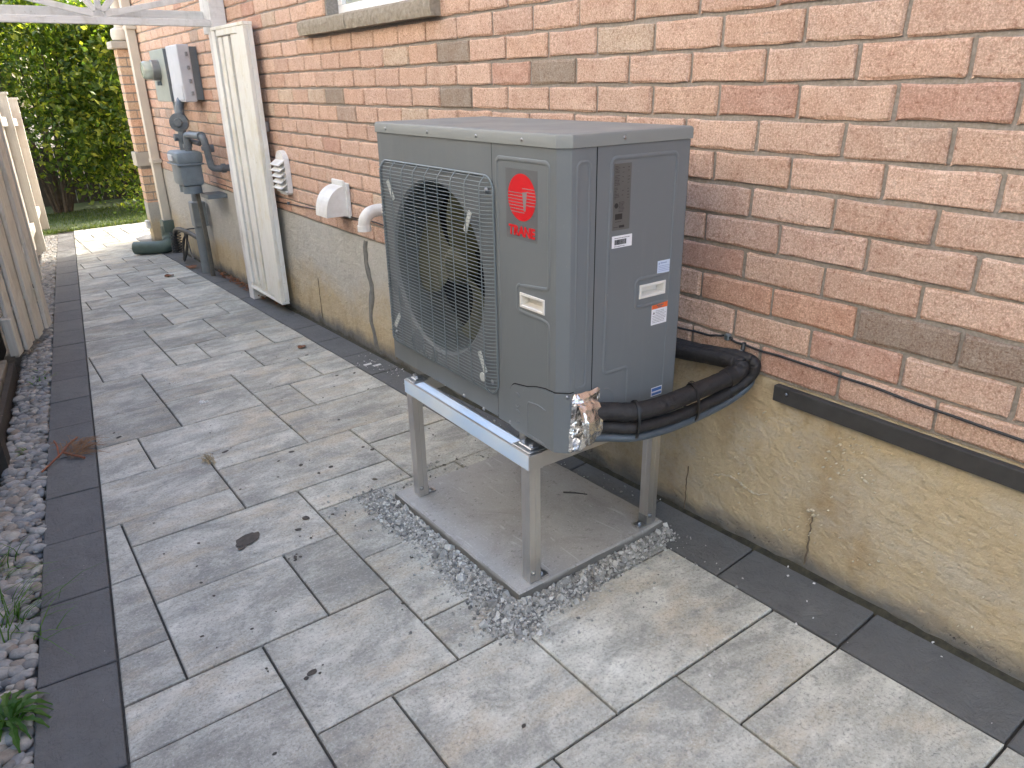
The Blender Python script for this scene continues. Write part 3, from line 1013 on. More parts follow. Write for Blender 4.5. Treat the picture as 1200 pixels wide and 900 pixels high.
# far corner, back, bottom
sh = MB()
sh.add([(FX, px1, UZ0), (FX+.012, UY1, UZ0), (FX, px1, 1.2125), (FX+.012, UY1, 1.2125)], [(0, 1, 3, 2)])
sh.box(FX+.012, UX1, UY1-.002, UY1, UZ0, 1.2125)
sh.box(UX1-.002, UX1, SY+.004, UY1-.002, UZ0, 1.2125)
sh.build('back_panel', UNIT, HP)
MB().box(FX+.015, UX1-.004, SY+.03, UY1-.004, UZ0-.001, UZ0+.006).build('base_pan', UNIT, HP)
# shroud, cavity and fan
sr = MB(); sr.lathe([(GR-.008, 0.0), (GR-.016, .02), (GR-.020, .06), (GR-.018, .14)], (FX+.008, GC_Y, GC_Z), (1, 0, 0), 72)
sr.build('fan_shroud', SHROUD, HP, smooth=True, fix=False)
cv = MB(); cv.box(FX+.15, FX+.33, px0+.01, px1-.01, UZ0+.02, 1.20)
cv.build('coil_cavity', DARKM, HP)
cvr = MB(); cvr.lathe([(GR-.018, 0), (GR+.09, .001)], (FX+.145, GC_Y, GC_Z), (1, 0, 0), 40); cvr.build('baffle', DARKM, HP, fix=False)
fan = MB()
fan.lathe([(.0, -.012), (.03, -.012), (.052, -.004), (.06, .01), (.062, .05)], (FX+.065, GC_Y, GC_Z), (1, 0, 0), 32)
fano = fan.build('fan', FANM, HP, smooth=True, fix=False)
for b in range(3):
    bl_ = MB(); a0 = math.radians(192+120*b); R = 10; S = 12; vs_ = []
    for i in range(R+1):
        t = i/R; rr_ = .058+(GR-.034-.058)*t
        for k in range(S+1):
            s = k/S
            sweep = math.radians(62+12*t)*s+.35*t*t
            x = FX+.062+.055*s-.012*math.sin(s*math.pi)*t
            if k in (0,): x += .004
            vs_.append((x, GC_Y+rr_*math.cos(a0+sweep), GC_Z+rr_*math.sin(a0+sweep)))
    fs = [(i*(S+1)+k, i*(S+1)+k+1, (i+1)*(S+1)+k+1, (i+1)*(S+1)+k) for i in range(R) for k in range(S)]
    bl_.add(vs_, fs); bl_.build('fan_blade', FANM, fano, smooth=True, fix=False)
# wire grille
gr = MB()
gy0, gy1, gz0, gz1 = .936, 1.578, .516, 1.131
def gp(y, z, ex=0.0):
    """a point on the bulged grille surface"""
    e = .030
    d = min((y-gy0)/e, (gy1-y)/e, (z-gz0)/e, (gz1-z)/e, 1.0)
    d = max(d, 0)
    return Vector((FX-.003-.020*math.sin(d*math.pi/2)-ex, y, z))
nh = 60
CR = .040
def span(z):
    """y-range inside the rounded rectangle at height z"""
    dz = min(z-gz0, gz1-z)
    if dz >= CR: return gy0, gy1
    k = CR-math.sqrt(max(CR*CR-(CR-dz)**2, 0))
    return gy0+k, gy1-k
def spanz(y):
    dy = min(y-gy0, gy1-y)
    if dy >= CR: return gz0, gz1
    k = CR-math.sqrt(max(CR*CR-(CR-dy)**2, 0))
    return gz0+k, gz1-k
for i in range(nh):
    z = gz0+.006+(gz1-gz0-.012)*i/(nh-1)
    a, b = span(z)
    ys_ = [a, a+.006, a+.013, a+.022, a+.032, (a+b)/2, b-.032, b-.022, b-.013, b-.006, b]
    gr.tube([gp(y, z) for y in ys_], .0011, 5, caps=False)
for i in range(9):
    y = gy0+.035+(gy1-gy0-.07)*i/8
    a, b = spanz(y)
    zs_ = [a, a+.006, a+.013, a+.022, a+.032, (a+b)/2, b-.032, b-.022, b-.013, b-.006, b]
    gr.tube([gp(y, z, .0016) for z in zs_], .0014, 5, caps=False)
def rrect(y0_, y1_, z0_, z1_, r, n=7):
    out = []
    for cx, cy, a0 in ((y1_-r, z1_-r, 0), (y0_+r, z1_-r, 90), (y0_+r, z0_+r, 180), (y1_-r, z0_+r, 270)):
        for k in range(n+1):
            a = math.radians(a0+90*k/n); out.append((cx+r*math.cos(a), cy+r*math.sin(a)))
    return out
ring = rrect(gy0, gy1, gz0, gz1, CR); ring.append(ring[0])
gr.tube([(FX-.0035, y, z) for y, z in ring], .0028, 6, caps=False)
gr.build('fan_grille', WIRE, HP, smooth=True, fix=False)
# grille screws and the pale cable tags in its corners
sc = MB()
def screw(mb_, p, ax, r=.0048):
    mb_.lathe([(0, .0038), (r*.6, .0034), (r, .0015), (r*1.02, 0), (r*1.5, 0), (r*1.5, -.001)], p, ax, 12)
SCREWM = simple('screw_steel', (.34, .35, .36), (.25, .25, .26), 60, .35, 1.0)
for (y, z) in ((.965, 1.094), (.962, .552), (1.553, .553)):
    screw(sc, (FX-.006, y, z), (-1, 0, 0), .0055)
for (y, z) in ((1.521, 1.2265), (1.260, 1.2265), (1.007, 1.2265), (.807, 1.2265)): screw(sc, (FX-.0025, y, z), (-1, 0, 0), .0052)
screw(sc, (-.446, SY-.0025, 1.2285), (0, -1, 0), .0052)
for (y, z) in ((.883, .452), (1.13, .452), (.78, .448), (1.02, .446)): screw(sc, (FX-.001, y, z), (-1, 0, 0), .004)
screw(sc, (-.611, SY-.002, .603), (0, -1, 0), .0045)
sc.build('screw', SCREWM, HP, smooth=True, fix=False)
TAGM = simple('pale_tag', (.50, .52, .50), (.36, .38, .36), 90, .6)
tg = MB()
for (y, z, a) in ((1.482, 1.045, 60), (1.035, 1.005, -62), (.985, .612, 62), (1.505, .61, -50)):
    tg.box(-.0015, .0015, -.008, .008, -.032, .032, M=Matrix.Translation((FX-.022, y, z)) @ Matrix.Rotation(math.radians(a-90), 4, 'X'))
tg.lathe([(0, .004), (.013, .003), (.014, 0)], (FX-.022, .985, .566), (-1, 0, 0), 16)
tg.build('grille_tag', TAGM, HP)

# front service panel + bevelled corner + side strip : one bent sheet
XS_SEAM = -.5285
sp = MB()
y_end = SEAM-.001
sheet = [(FX, y_end), (FX, SY+BV)] + [(FX+BV*(1-math.cos(0))+BV*t, SY+BV-BV*t) for t in (0.0,)][1:] + [(FX+BV, SY), (XS_SEAM-.0015, SY)]
def extr(mb_, poly, z0_, z1_):
    n_ = len(poly)
    mb_.add([(x, y, z0_) for x, y in poly]+[(x, y, z1_) for x, y in poly], [(i, i+1, n_+i+1, n_+i) for i in range(n_-1)])
sheet = [(FX, y_end), (FX, SY+BV+.003), (FX+.001, SY+BV-.001), (FX+BV-.001, SY+.001), (FX+BV+.003, SY), (XS_SEAM-.0015, SY)]
extr(sp, sheet[1:], UZ0, 1.2125)
def holed(mb_, a0, a1, b0, b1, h, f_):
    (ha0, ha1, hb0, hb1) = h
    for (p, q, r, t) in ((a0, a1, b0, hb0), (a0, a1, hb1, b1), (a0, ha0, hb0, hb1), (ha1, a1, hb0, hb1)):
        mb_.add([f_(p, r), f_(q, r), f_(q, t), f_(p, t)], [(0, 1, 2, 3)])
HF = (.730, .820, .8155, .8420); HS = (-.363, -.279, .8255, .8495)
holed(sp, SY+BV+.003, y_end, UZ0, 1.2125, HF, lambda y, z: (FX, y, z))
# pressed ribs
def rib(mb_, pts, plane, r=.0055, d=.42, c=None):
    if plane == 'front': P_ = [(FX, y, z) for y, z in pts]; fl = (0, FX, d)
    else: P_ = [(x, SY, z) for x, z in pts]; fl = (1, SY, d)
    mb_.tube(P_, [r*.5]+[r]*(len(P_)-2)+[r*.5], 10, flat=fl)
def arc(cx, cy, r, a0, a1, n=6):
    return [(cx+r*math.cos(math.radians(a0+(a1-a0)*k/n)), cy+r*math.sin(math.radians(a0+(a1-a0)*k/n))) for k in range(n+1)]
# logo panel frame (open at left bottom like the pressing)
rib(sp, [(.922, .60), (.922, 1.165)]+arc(.908, 1.165, .014, 0, 90)+arc(.722, 1.165, .014, 90, 180)+[(.708, 1.16), (.708, .895)]+arc(.722, .890, .014, 180, 270)+[(.80, .868)]+[(.828, .866)], 'front')
rib(sp, arc(.826, .853, .014, 90, 0)+[(.840, .83)]+arc(.826, .81, .014, 0, -90)+[(.74, .794)]+arc(.722, .778, .014, 90, 180)+[(.708, .76), (.708, .60)], 'front')
# narrow rib panel on the side strip
o1 = [(-.587, .66), (-.587, 1.165)]+arc(-.574, 1.168, .013, 180, 90)+arc(-.562, 1.168, .013, 90, 0)+[(-.549, 1.16), (-.549, .655)]+arc(-.562, .63, .013, 0, -90)+arc(-.574, .63, .013, -90, -180)+[(-.587, .66)]
rib(sp, o1, 'side', r=.0045)
sp.build('front_panel', UNIT, HP, smooth=True, angle=28, fix=False)
# side service panel
sd = MB()
holed(sd, XS_SEAM+.0015, UX1, UZ0, 1.2125, HS, lambda x, z: (x, SY, z))
sd.box(UX1-.001, UX1, SY, SY+.006, UZ0, 1.2125)
rib(sd, arc(-.485, .555, .038, 90, 0)+[(-.447, .50), (-.447, .44)], 'side', r=.0035)
big = [(-.256, .60), (-.256, 1.165)]+arc(-.27, 1.169, .014, 0, 90)+arc(-.467, 1.169, .014, 90, 180)+[(-.481, 1.15), (-.487, .66)]+arc(-.473, .650, .014, 180, 270)+[(-.43, .636)]+arc(-.412, .622, .014, 90, 0)+[(-.398, .60), (-.398, .46)]
rib(sd, big, 'side')
rib(sd, [(-.256, .61), (-.256, .60), (-.256, .55), (-.256, .47)], 'side', r=.004)
rib(sd, [(-.262, .873), (-.30, .873)]+arc(-.368, .859, .014, 90, 180)+[(-.382, .83)]+arc(-.368, .811, .014, 180, 270)+[(-.30, .797), (-.262, .797)], 'side')
sd.build('side_panel', UNIT, HP, smooth=True, angle=28, fix=False)
MB().box(XS_SEAM-.004, XS_SEAM+.004, SY+.003, SY+.006, .6, 1.212).box(FX+.003, FX+.006, SEAM-.004, SEAM+.004, UZ0, 1.2125).build('seam_backing', DARKM, HP)
# valve cover at the near corner
vc = MB()
d = .0045
ct = [(.876, UZ0+.002), (.876, .548)]+arc(.848, .552, .028, 0, 90)[1:]+[(.80, .588), (.76, .601), (.72, .608), (SY+BV, .609)]
pts = [(FX-d, y, z) for y, z in ct]+[(FX-d, SY+BV, UZ0-.004), (FX-d, .85, UZ0-.003)]
nn = len(pts)
vc.add(pts+[(FX+.004, p[1], p[2]) for p in pts], [tuple(range(nn))]+[(i, (i+1) % nn, nn+(i+1) % nn, nn+i) for i in range(nn)])
vc.add([(FX-d, SY+BV, .609), (FX-d, SY+BV, UZ0-.004), (FX+BV-.002, SY-d, UZ0-.004), (FX+BV-.002, SY-d, .609), (XS_SEAM-.06, SY-d, .609), (XS_SEAM-.06, SY-d, UZ0-.004),
        (FX+.004, SY+BV, .609), (FX+BV+.003, SY+.004, .609), (XS_SEAM-.06, SY+.004, .609)],
       [(0, 1, 2, 3), (3, 2, 5, 4), (0, 3, 7, 6), (3, 4, 8, 7)])
rib2 = [(.795, .455), (.795, .535)]+arc(.783, .537, .012, 0, 90)+[(.745, .553), (.715, .548)]
vc.tube([(FX-d, y, z) for y, z in rib2], .0028, 8, flat=(0, FX-d, .6))
vc.tube([(FX-d, y, z) for y, z in [(.80, .452), (.76, .448), (.72, .447)]], .0028, 8, flat=(0, FX-d, .6))
for z in (.548, .497):
    vc.tube([(FX-d, .842+.010*math.cos(a), z+.010*math.sin(a)) for a in [math.radians(q) for q in range(60, 200, 20)]], .0022, 6)
    vc.tube([(FX-d, .842+.010*math.cos(a), z-.022+.010*math.sin(a)) for a in [math.radians(q) for q in range(200, 340, 20)]], .0022, 6)
MB().tube([(FX-.0008, y+.0022 if y > .87 else y, z+(.0022 if y < .87 else 0)) for y, z in ct], .0016, 6).tube([(FX+BV*.0-.0006, SY+BV, .6112), (FX+BV, SY-.0008, .6112), (XS_SEAM-.062, SY-.0008, .6112)], .0014, 6).build('cover_seam', DARKM, HP, fix=False)
vc.build('valve_cover', UNIT2, HP, smooth=True, angle=30, fix=True)
# lid
ld_ = MB()
e = .004; lb = BV+.002
lid = [(FX-e, UY1+e-.012), (FX-e, SY+lb-e), (FX+lb-e, SY-e), (UX1+e, SY-e), (UX1+e, UY1+e), (FX-e+.012, UY1+e)]
def scale_poly(p, d):
    return inset(p, d)
lp = lid
tp = inset(lid, .004); tp2 = inset(lid, .010)
def ringz(p, z): return [(x, y, z) for x, y in p]
base = inset(lid, 0)
n_ = len(base)
vs_ = ringz(base, 1.2135)+ringz(base, 1.2375)+ringz(inset(lid, .0022), 1.2425)+ringz(inset(lid, .007), 1.2445)+ringz(inset(lid, .03), 1.2450)
fs = []
for q in range(4):
    fs += [(q*n_+i, q*n_+(i+1) % n_, (q+1)*n_+(i+1) % n_, (q+1)*n_+i) for i in range(n_)]
fs += [tuple(range(4*n_, 5*n_)), tuple(range(n_))[::-1]]
ld_.add(vs_, fs)
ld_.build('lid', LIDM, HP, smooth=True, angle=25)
# handles
def handle(h, plane):
    m_ = MB(); a0, a1, b0, b1 = h
    f_ = (lambda p, q, d_: (FX-d_, p, q)) if plane == 'front' else (lambda p, q, d_: (p, SY-d_, q))
    def rg(e, d_): return [f_(a0-e, b0-e, d_), f_(a1+e, b0-e, d_), f_(a1+e, b1+e, d_), f_(a0-e, b1+e, d_)]
    rs_ = [rg(.0065, 0), rg(.006, .0030), rg(.0005, .0034), rg(-.0008, .0015), rg(-.0035, -.022)]
    m_.add([p for r_ in rs_ for p in r_], [(q*4+i, q*4+(i+1) % 4, (q+1)*4+(i+1) % 4, (q+1)*4+i) for q in range(4) for i in range(4)]+[(16, 17, 18, 19)])
    m_.build('grip_handle', OFFWH, HP, fix=False)
handle(HF, 'front'); handle(HS, 'side')
# logo : red disc with grey stripes, lettering
lg = MB(); ly, lz, lr = .815, 1.090, .0575
MB().box(FX-.0004, FX, .752, .882, .985, 1.158).build('badge_film', mat_paint('badge_film', (.125, .13, .135), .34), HP)
lg.add([(FX-.0009, ly+lr*math.cos(2*math.pi*i/48), lz+lr*math.sin(2*math.pi*i/48)) for i in range(48)], [tuple(range(48))])
lg.build('logo_disc', RED, HP, fix=False)
st = MB()
def chord(z): return math.sqrt(max(lr*lr-(z-lz)**2, 0))
for i in range(7):
    z = 1.1005-i*.0078
    st.box(FX-.0012, FX-.0009, .797+.0012*i, ly+chord(z)+.0, z-.0010, z+.0010)
for i in range(6):
    z = 1.1125-i*.0078
    st.box(FX-.0012, FX-.0009, ly-chord(z), .812-.004*(i % 2) if i < 1 else .7965, z-.0010, z+.0010)
st.add([(FX-.00125, .793, 1.105), (FX-.00125, .812, 1.103), (FX-.00125, .806, 1.058), (FX-.00125, .799, 1.058)], [(0, 1, 2, 3)])
st.build('logo_stripes', STRIPE, HP)
# text faces -x : local x -> -y (so it reads left to right), local y -> z
MF = Matrix(((0, 0, -1, FX-.0009), (-1, 0, 0, .817), (0, 1, 0, 1.0055), (0, 0, 0, 1)))
text_mesh('logo_lettering', 'TRANE', .0335, RED, MF, HP, extrude=.0003, bold=.0015, shear=0.05, sx=1.03)
# labels on the side
def plate(name, x0, x1, z0, z1, mat, t=.0005):
    return MB().box(x0, x1, SY-t, SY, z0, z1).build(name, mat, HP)
pr_ = plate('rating_label', -.474, -.416, 1.011, 1.170, RATING)
tx = MB(); rt_ = random.Random(4)
def tline(x0, x1, z, h=.0013, t=.0008):
    x = x0
    while x < x1-.001:
        w_ = rt_.uniform(.0015, .006); tx.box(x, min(x+w_, x1), SY-t, SY-.0003, z, z+h*rt_.uniform(.8, 1.1)); x += w_+.001
for i in range(22):
    z = 1.163-i*.0036
    if i in (5, 13): continue
    tline(-.470, -.470+rt_.choice((.006, .010, .015, .017)), z)
    if i % 3 == 1: tline(-.446, -.440, z)
    if i % 2: tline(-.428, -.421, z)
for i in range(8): tline(-.455, -.455+rt_.uniform(.012, .02), 1.078-i*.0032)
tx.lathe([(0, .0008), (.0065, .0008)], (-.463, SY, 1.071), (0, -1, 0), 16)
for z in (1.031,): tline(-.465, -.445, z)
tx.box(-.466, -.442, SY-.0008, SY-.0003, 1.037, 1.051); tx.box(-.452, -.434, SY-.0008, SY-.0003, 1.0165, 1.0225)
tline(-.47, -.455, 1.018)
tx.build('label_print', BLACKI, pr_)
bc_ = plate('barcode_label', -.473, -.405, .967, .997, LABELW)
tx = MB(); x = -.465
while x < -.424:
    w_ = rt_.choice((.0006, .0012, .0018)); tx.box(x, x+w_, SY-.0009, SY-.0004, .9745, .9875); x += w_+rt_.choice((.0006, .001))
tline(-.466, -.412, .9905); tline(-.466, -.43, .970)
tx.build('label_print', BLACKI, bc_)
bs = plate('small_pale_label', -.306, -.254, .877, .911, PALEB)
tx = MB(); tline(-.302, -.299, .901, .005); tline(-.295, -.272, .903, .003)
for i in range(4): tline(-.302, -.262+rt_.uniform(-.006, .004), .896-i*.0045)
tx.build('label_print', simple('faint_ink', (.22, .3, .5), None, 20, .5), bs)
wl = plate('warning_label', -.3185, -.257, .736, .796, LABELW)
MB().box(-.3185, -.257, SY-.0009, SY-.0005, .7805, .796).build('label_header', ORANGE, wl)
tx = MB(); tline(-.300, -.275, .787, .004, .0013); tline(-.295, -.28, .7825, .003, .0013)
tx.add([(-.314, SY-.0009, .766), (-.306, SY-.0009, .766), (-.310, SY-.0009, .774)], [(0, 1, 2)])
for i in range(8):
    z = .7735-i*.0045; tline(-.303 if i < 3 else -.314, -.262+rt_.uniform(-.008, 0), z)
tx.build('label_print', simple('grey_print', (.16, .15, .15), None, 20, .5), wl)
sb_ = plate('small_blue_label', -.302, -.260, .521, .547, LABELW)
MB().box(-.300, -.262, SY-.0009, SY-.0005, .5355, .5445).box(-.300, -.262, SY-.0009, SY-.0005, .5235, .5305).build('label_print', BLUEI, sb_)

# ------------------------------------------------------------------ aluminium stand
RX0, RX1 = -.675, -.150
RY0, RY1, RZ = .737, 1.447, .417
ST = empty('equipment_stand', (-.42, 1.09, 0))
tag(ST, 'aluminium frame with four square legs carrying the heat pump above the slab', 'stand')
def rail(x0, x1, y0, y1, along):
    r_ = MB()
    H = .047; T = .0035
    r_.box(x0, x1, y0, y1, RZ-T, RZ-.0)            # top web
    if along == 'y':
        r_.box(x0, x0+T, y0, y1, RZ-H, RZ-T-.0004); r_.box(x1-T, x1, y0, y1, RZ-H, RZ-T-.0004)
        r_.box(x0+.0005, x0+.0060, y0+.002, y1-.002, RZ, RZ+.0016)
        r_.box(x0+.0395, x0+.0445, y0+.002, y1-.002, RZ, RZ+.0016)
    else:
        r_.box(x0, x1, y0, y0+T, RZ-H, RZ-T-.0004); r_.box(x0, x1, y1-T, y1, RZ-H, RZ-T-.0004)
        r_.box(x0, x1, y0-.0005, y0, RZ-H, RZ-H+.004)
    return r_.build('rail', ALU, ST)
rail(RX0, RX0+.046, RY0, RY1, 'y'); rail(RX1-.046, RX1, RY0, RY1, 'y')
MB().box(RX0, RX0+.046, RY0-.003, RY0-.0002, RZ-.047, RZ).build('end_cap', ALU, ST)
def mat_film():
    n = N('blue_protective_film', .45)
    y = n.sep(n.pos(), 1)
    n.color(n.mix(n.ramp(n.noise(n.mapped(n.pos(), (1, .6, 1)), scale=5, detail=3), [(.4, 0), (.62, 1)]), (.50, .66, .86), (.68, .76, .82)))
    return n.m
FILM = mat_film()
MB().box(RX0+.0065, RX0+.039, RY0+.09, RY1-.065, RZ+.0002, RZ+.0009).build('protective_film', FILM, ST)
MB().box(RX0-.0007, RX0-.0001, RY0+.002, RY1-.002, RZ-.0455, RZ-.0015).build('protective_film', FILM, ST)
rail(RX0+.0465, RX1-.0465, RY0, RY0+.040, 'x'); rail(RX0+.0465, RX1-.0465, RY1-.04, RY1, 'x')
PT = .036
def padtop(x, y): return gz(x, y)+PT
LG = .038
for (lx, ly_) in ((RX0+.004, RY0+.004), (RX1-LG-.004, RY0+.004), (RX0+.004, RY1-LG-.004), (RX1-LG-.004, RY1-LG-.004)):
    l_ = MB(); zb = padtop(lx+.02, ly_+.02)+.0015
    if ly_ > 1: pass
    # square tube with a centre groove on each face
    g = .0012
    prof = []
    c0 = [(0, 0), (LG*.46, 0), (LG*.48, g), (LG*.52, g), (LG*.54, 0), (LG, 0)]
    for k in range(4):
        for (a, b) in c0[:-1]:
            if k == 0: prof.append((a, b))
            elif k == 1: prof.append((LG-b, a))
            elif k == 2: prof.append((LG-a, LG-b))
            else: prof.append((b, LG-a))
    l_.prism([(lx+a, ly_+b) for a, b in prof], 2, zb, RZ-.047-.0002)
    l_.build('leg', ALU, ST)
    f_ = MB()
    sx = 1 if lx < -.4 else -1
    cx, cy = lx+LG/2, ly_+LG/2
    # L bracket: plate on the slab and an upright with a bolt
    bx0, bx1 = (lx+LG+.0005, lx+LG+.034) if sx > 0 else (lx-.034, lx-.0005)
    f_.box(bx0, bx1, ly_+.002, ly_+LG-.002, zb-.001, zb+.003, bev=.001)
    xu = lx+LG+.0005 if sx > 0 else lx-.0035
    f_.box(xu, xu+.003, ly_+.002, ly_+LG-.002, zb+.003, zb+.032)
    f_.lathe([(0, .007), (.006, .007), (.006, .0), (.009, 0), (.009, -.002)], ((bx0+bx1)/2, cy, zb+.004), (0, 0, 1), 6)
    f_.lathe([(0, .006), (.005, .005), (.006, .0), (.0085, 0), (.0085, -.001)], (cx-.008, ly_-.0005, zb+.032), (0, -1, 0), 10)
    f_.build('foot_bracket', STEEL, ST)
for (y0, y1) in ((RY0+.004, RY0+.085), (RY1-.062, RY1-.004)):
    for x0 in (RX0+.004, RX1-.046):
        t_ = MB(); t_.box(x0+.002, x0+.058 if x0 < -.4 else x0+.04, y0, y1, RZ+.0016, RZ+.005, bev=.001)
        t_.box(x0+.014, x0+.045, y0+.012, y1-.012, RZ+.005, RZ+.0105, bev=.002)
        for yy in (y0+.022, y1-.022):
            t_.lathe([(0, .008), (.0065, .008), (.0065, .0), (.0095, 0), (.0095, -.0015)], (x0+.024, yy, RZ+.012), (0, 0, 1), 6)
        t_.build('mounting_plate', STEEL, ST)

# slab
sl = MB(); nxs, nys = 14, 18
x0, x1, y0, y1 = PAD
def slabring(ins, z, seed):
    r = random.Random(seed); out = []
    a = [(x0+ins, y0+ins), (x1-ins, y0+ins), (x1-ins, y1-ins), (x0+ins, y1-ins)]
    for k in range(4):
        p, q = a[k], a[(k+1) % 4]
        for i in range(16):
            t = i/16
            j = 0 if i == 0 else r.uniform(-.0015, .0015)
            out.append((p[0]+(q[0]-p[0])*t+j, p[1]+(q[1]-p[1])*t+j, z))
    return out
rg = [slabring(0, 0, 1), slabring(0, .6*PT, 2), slabring(.001, PT-.006, 3), slabring(.006, PT-.001, 4), slabring(.02, PT, 5)]
vs_ = [(x, y, gz(x, y)+z-.002) for R_ in rg for x, y, z in R_]
n_ = 64
fs = [(q*n_+i, q*n_+(i+1) % n_, (q+1)*n_+(i+1) % n_, (q+1)*n_+i) for q in range(4) for i in range(n_)]+[tuple(range(4*n_, 5*n_))]
sl.add(vs_, fs)
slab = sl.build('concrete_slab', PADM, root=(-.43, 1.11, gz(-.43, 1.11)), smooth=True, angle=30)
tag(slab, 'flat pale concrete slab lying on the pavers under the aluminium stand', 'concrete slab')

# ------------------------------------------------------------------ insulated pipes, foil
PB = empty('insulated_pipes', (-.3, .58, .5))
tag(PB, 'black foam insulated refrigerant pipes strapped together, looping from the heat pump to the wall', 'pipes')
t1 = spline([(-.545, .640, .545), (-.50, .622, .543), (-.445, .590, .538), (-.37, .575, .536), (-.30, .568, .540), (-.20, .562, .549), (-.11, .553, .560), (-.062, .546, .574), (-.043, .556, .590), (-.043, .60, .588), (-.048, .70, .578), (-.055, .82, .566), (-.06, 1.1, .553), (-.06, 1.4, .548)], 10)
def wob(p, i, s=.0016): return p+Vector((noise.noise((i*.6, 0, 0)), noise.noise((0, i*.6, 3)), noise.noise((3, 0, i*.6))))*s
MB().tube([wob(p, i) for i, p in enumerate(t1)], .0248, 20).build('large_pipe', FOAM, PB, smooth=True)
t2 = spline([(-.545, .636, .505), (-.50, .618, .500), (-.44, .584, .492), (-.36, .571, .489), (-.27, .563, .491), (-.17, .557, .500), (-.09, .549, .517), (-.035, .534, .545), (-.022, .522, .578), (-.026, .530, .602), (-.032, .58, .606), (-.036, .65, .598), (-.03, .82, .580), (-.03, 1.4, .56)], 10)
MB().tube([wob(p, i+50) for i, p in enumerate(t2)], .0170, 18).build('small_pipe', FOAM, PB, smooth=True)
t3 = spline([(-.545, .630, .476), (-.50, .612, .470), (-.44, .582, .463), (-.36, .568, .461), (-.27, .560, .464), (-.17, .553, .474), (-.09, .546, .490), (-.038, .536, .515), (-.022, .530, .545), (-.02, .56, .575), (-.016, .7, .57), (-.016, 1.3, .55)], 10)
MB().tube(t3, .0115, 14).build('cable_conduit', CONDUIT, PB, smooth=True)
def strap(c, ax, ry, rz, w_=.006, n=28, nm='strap', mat=TAPE):
    ax = Vector(ax).normalized(); u = ax.cross(Vector((0, 0, 1))).normalized(); v = ax.cross(u)
    s_ = MB()
    pts = [Vector(c)+u*math.cos(2*math.pi*i/n)*ry+v*math.sin(2*math.pi*i/n)*rz for i in range(n)]
    vs_ = [p-ax*w_/2 for p in pts]+[p+ax*w_/2 for p in pts]+[p-ax*w_/2+(p-Vector(c)).normalized()*-.004 for p in pts]+[p+ax*w_/2+(p-Vector(c)).normalized()*-.004 for p in pts]
    fs = [(i, (i+1) % n, n+(i+1) % n, n+i) for i in range(n)]+[(i, 2*n+i, 2*n+(i+1) % n, (i+1) % n) for i in range(n)]+[(n+i, n+(i+1) % n, 3*n+(i+1) % n, 3*n+i) for i in range(n)]
    s_.add(vs_, fs); s_.build(nm, mat, PB, smooth=True, angle=40)
strap((-.433, .586, .512), (1, -.35, 0), .030, .058, .007)
strap((-.235, .563, .516), (1, -.08, .1), .030, .062, .008)
strap((-.095, .552, .562), (1, -.1, .3), .0285, .0285, .026)
strap((-.085, .549, .520), (1, -.2, .4), .0205, .0205, .022)
strap((-.430, .588, .538), (1, -.35, 0), .0275, .0275, .010)
# zip tie tail and hanger to the wall cable
hg = MB(); hg.tube(spline([(-.006, .578, .640), (-.02, .572, .615), (-.035, .566, .602)], 4), .0065, 8); hg.build('hanger', TAPE, PB, smooth=True)
zt = MB(); zt.box(-.030, -.024, .560, .590, .606, .612, M=None, bev=.001); zt.box(-.034, -.022, .571, .579, .600, .622, bev=.001); zt.tube([(-.04, .60, .612), (-.045, .63, .606)], .0016, 5)
zt.build('wire_tie', simple('white_tie', (.75, .75, .73), None, 20, .4), PB)
tl = MB(); tl.tube(spline([(-.24, .553, .582), (-.255, .552, .590), (-.268, .553, .588)], 4), .0013, 5); tl.build('tie_tail', TAPE, PB)
# crumpled foil sleeve
fo = MB(); nr, ns = 8, 22; vs_ = []
for i in range(nr+1):
    t = i/nr
    x = -.600+.074*t
    ry = .030+.004*math.sin(t*5); rz = .060+.010*(1-t)
    for k in range(ns):
        a = 2*math.pi*k/ns
        cr_ = noise.fractal((x*55, math.cos(a)*2.2, math.sin(a)*2.2), 1, 2, 4)*.0042
        if i == nr: cr_ *= .2
        yy = .636+(ry+cr_)*math.cos(a); zz_ = .520+(rz+cr_)*math.sin(a)
        vs_.append((x+noise.noise((k*.7, i*.9, 1))*.003*(i < nr), min(yy, SY+.001), zz_))
fo.add(vs_, [(i*ns+k, i*ns+(k+1) % ns, (i+1)*ns+(k+1) % ns, (i+1)*ns+k) for i in range(nr) for k in range(ns)]+[tuple(nr*ns+k for k in range(ns))])
# skirt on the panel
gx_, gz_ = 13, 15; vs_ = []
for i in range(gx_+1):
    for k in range(gz_+1):
        u_, v_ = i/gx_, k/gz_
        x = -.604+.124*u_+noise.noise((u_*4, v_*5, 7))*.006; z = .447+.158*v_+noise.noise((u_*5, v_*4, 9))*.008
        x += .012*(v_-.5)
        if u_ > .75: x = -.604+.124*.75+(x+.604-.093)*.2
        d_ = .006+.012*max(0, 1-abs(u_-.3)*2)*(1 if .05 < v_ < .95 else .2)+noise.fractal((u_*7, v_*9, 2), 1, 2, 3)*.0045
        if u_ > .6 and v_ < .75: z = max(z, .447); d_ *= .4; x = min(x, -.515+noise.noise((v_*9, 1, 2))*.006)
        if i in (0, gx_) or k in (0, gz_): d_ = .0015
        vs_.append((x, SY-max(.0052, d_), z))
fo.add(vs_, [(i*(gz_+1)+k, (i+1)*(gz_+1)+k, (i+1)*(gz_+1)+k+1, i*(gz_+1)+k+1) for i in range(gx_) for k in range(gz_)])
foil = fo.build('foil_wrap', FOIL, PB, fix=False)

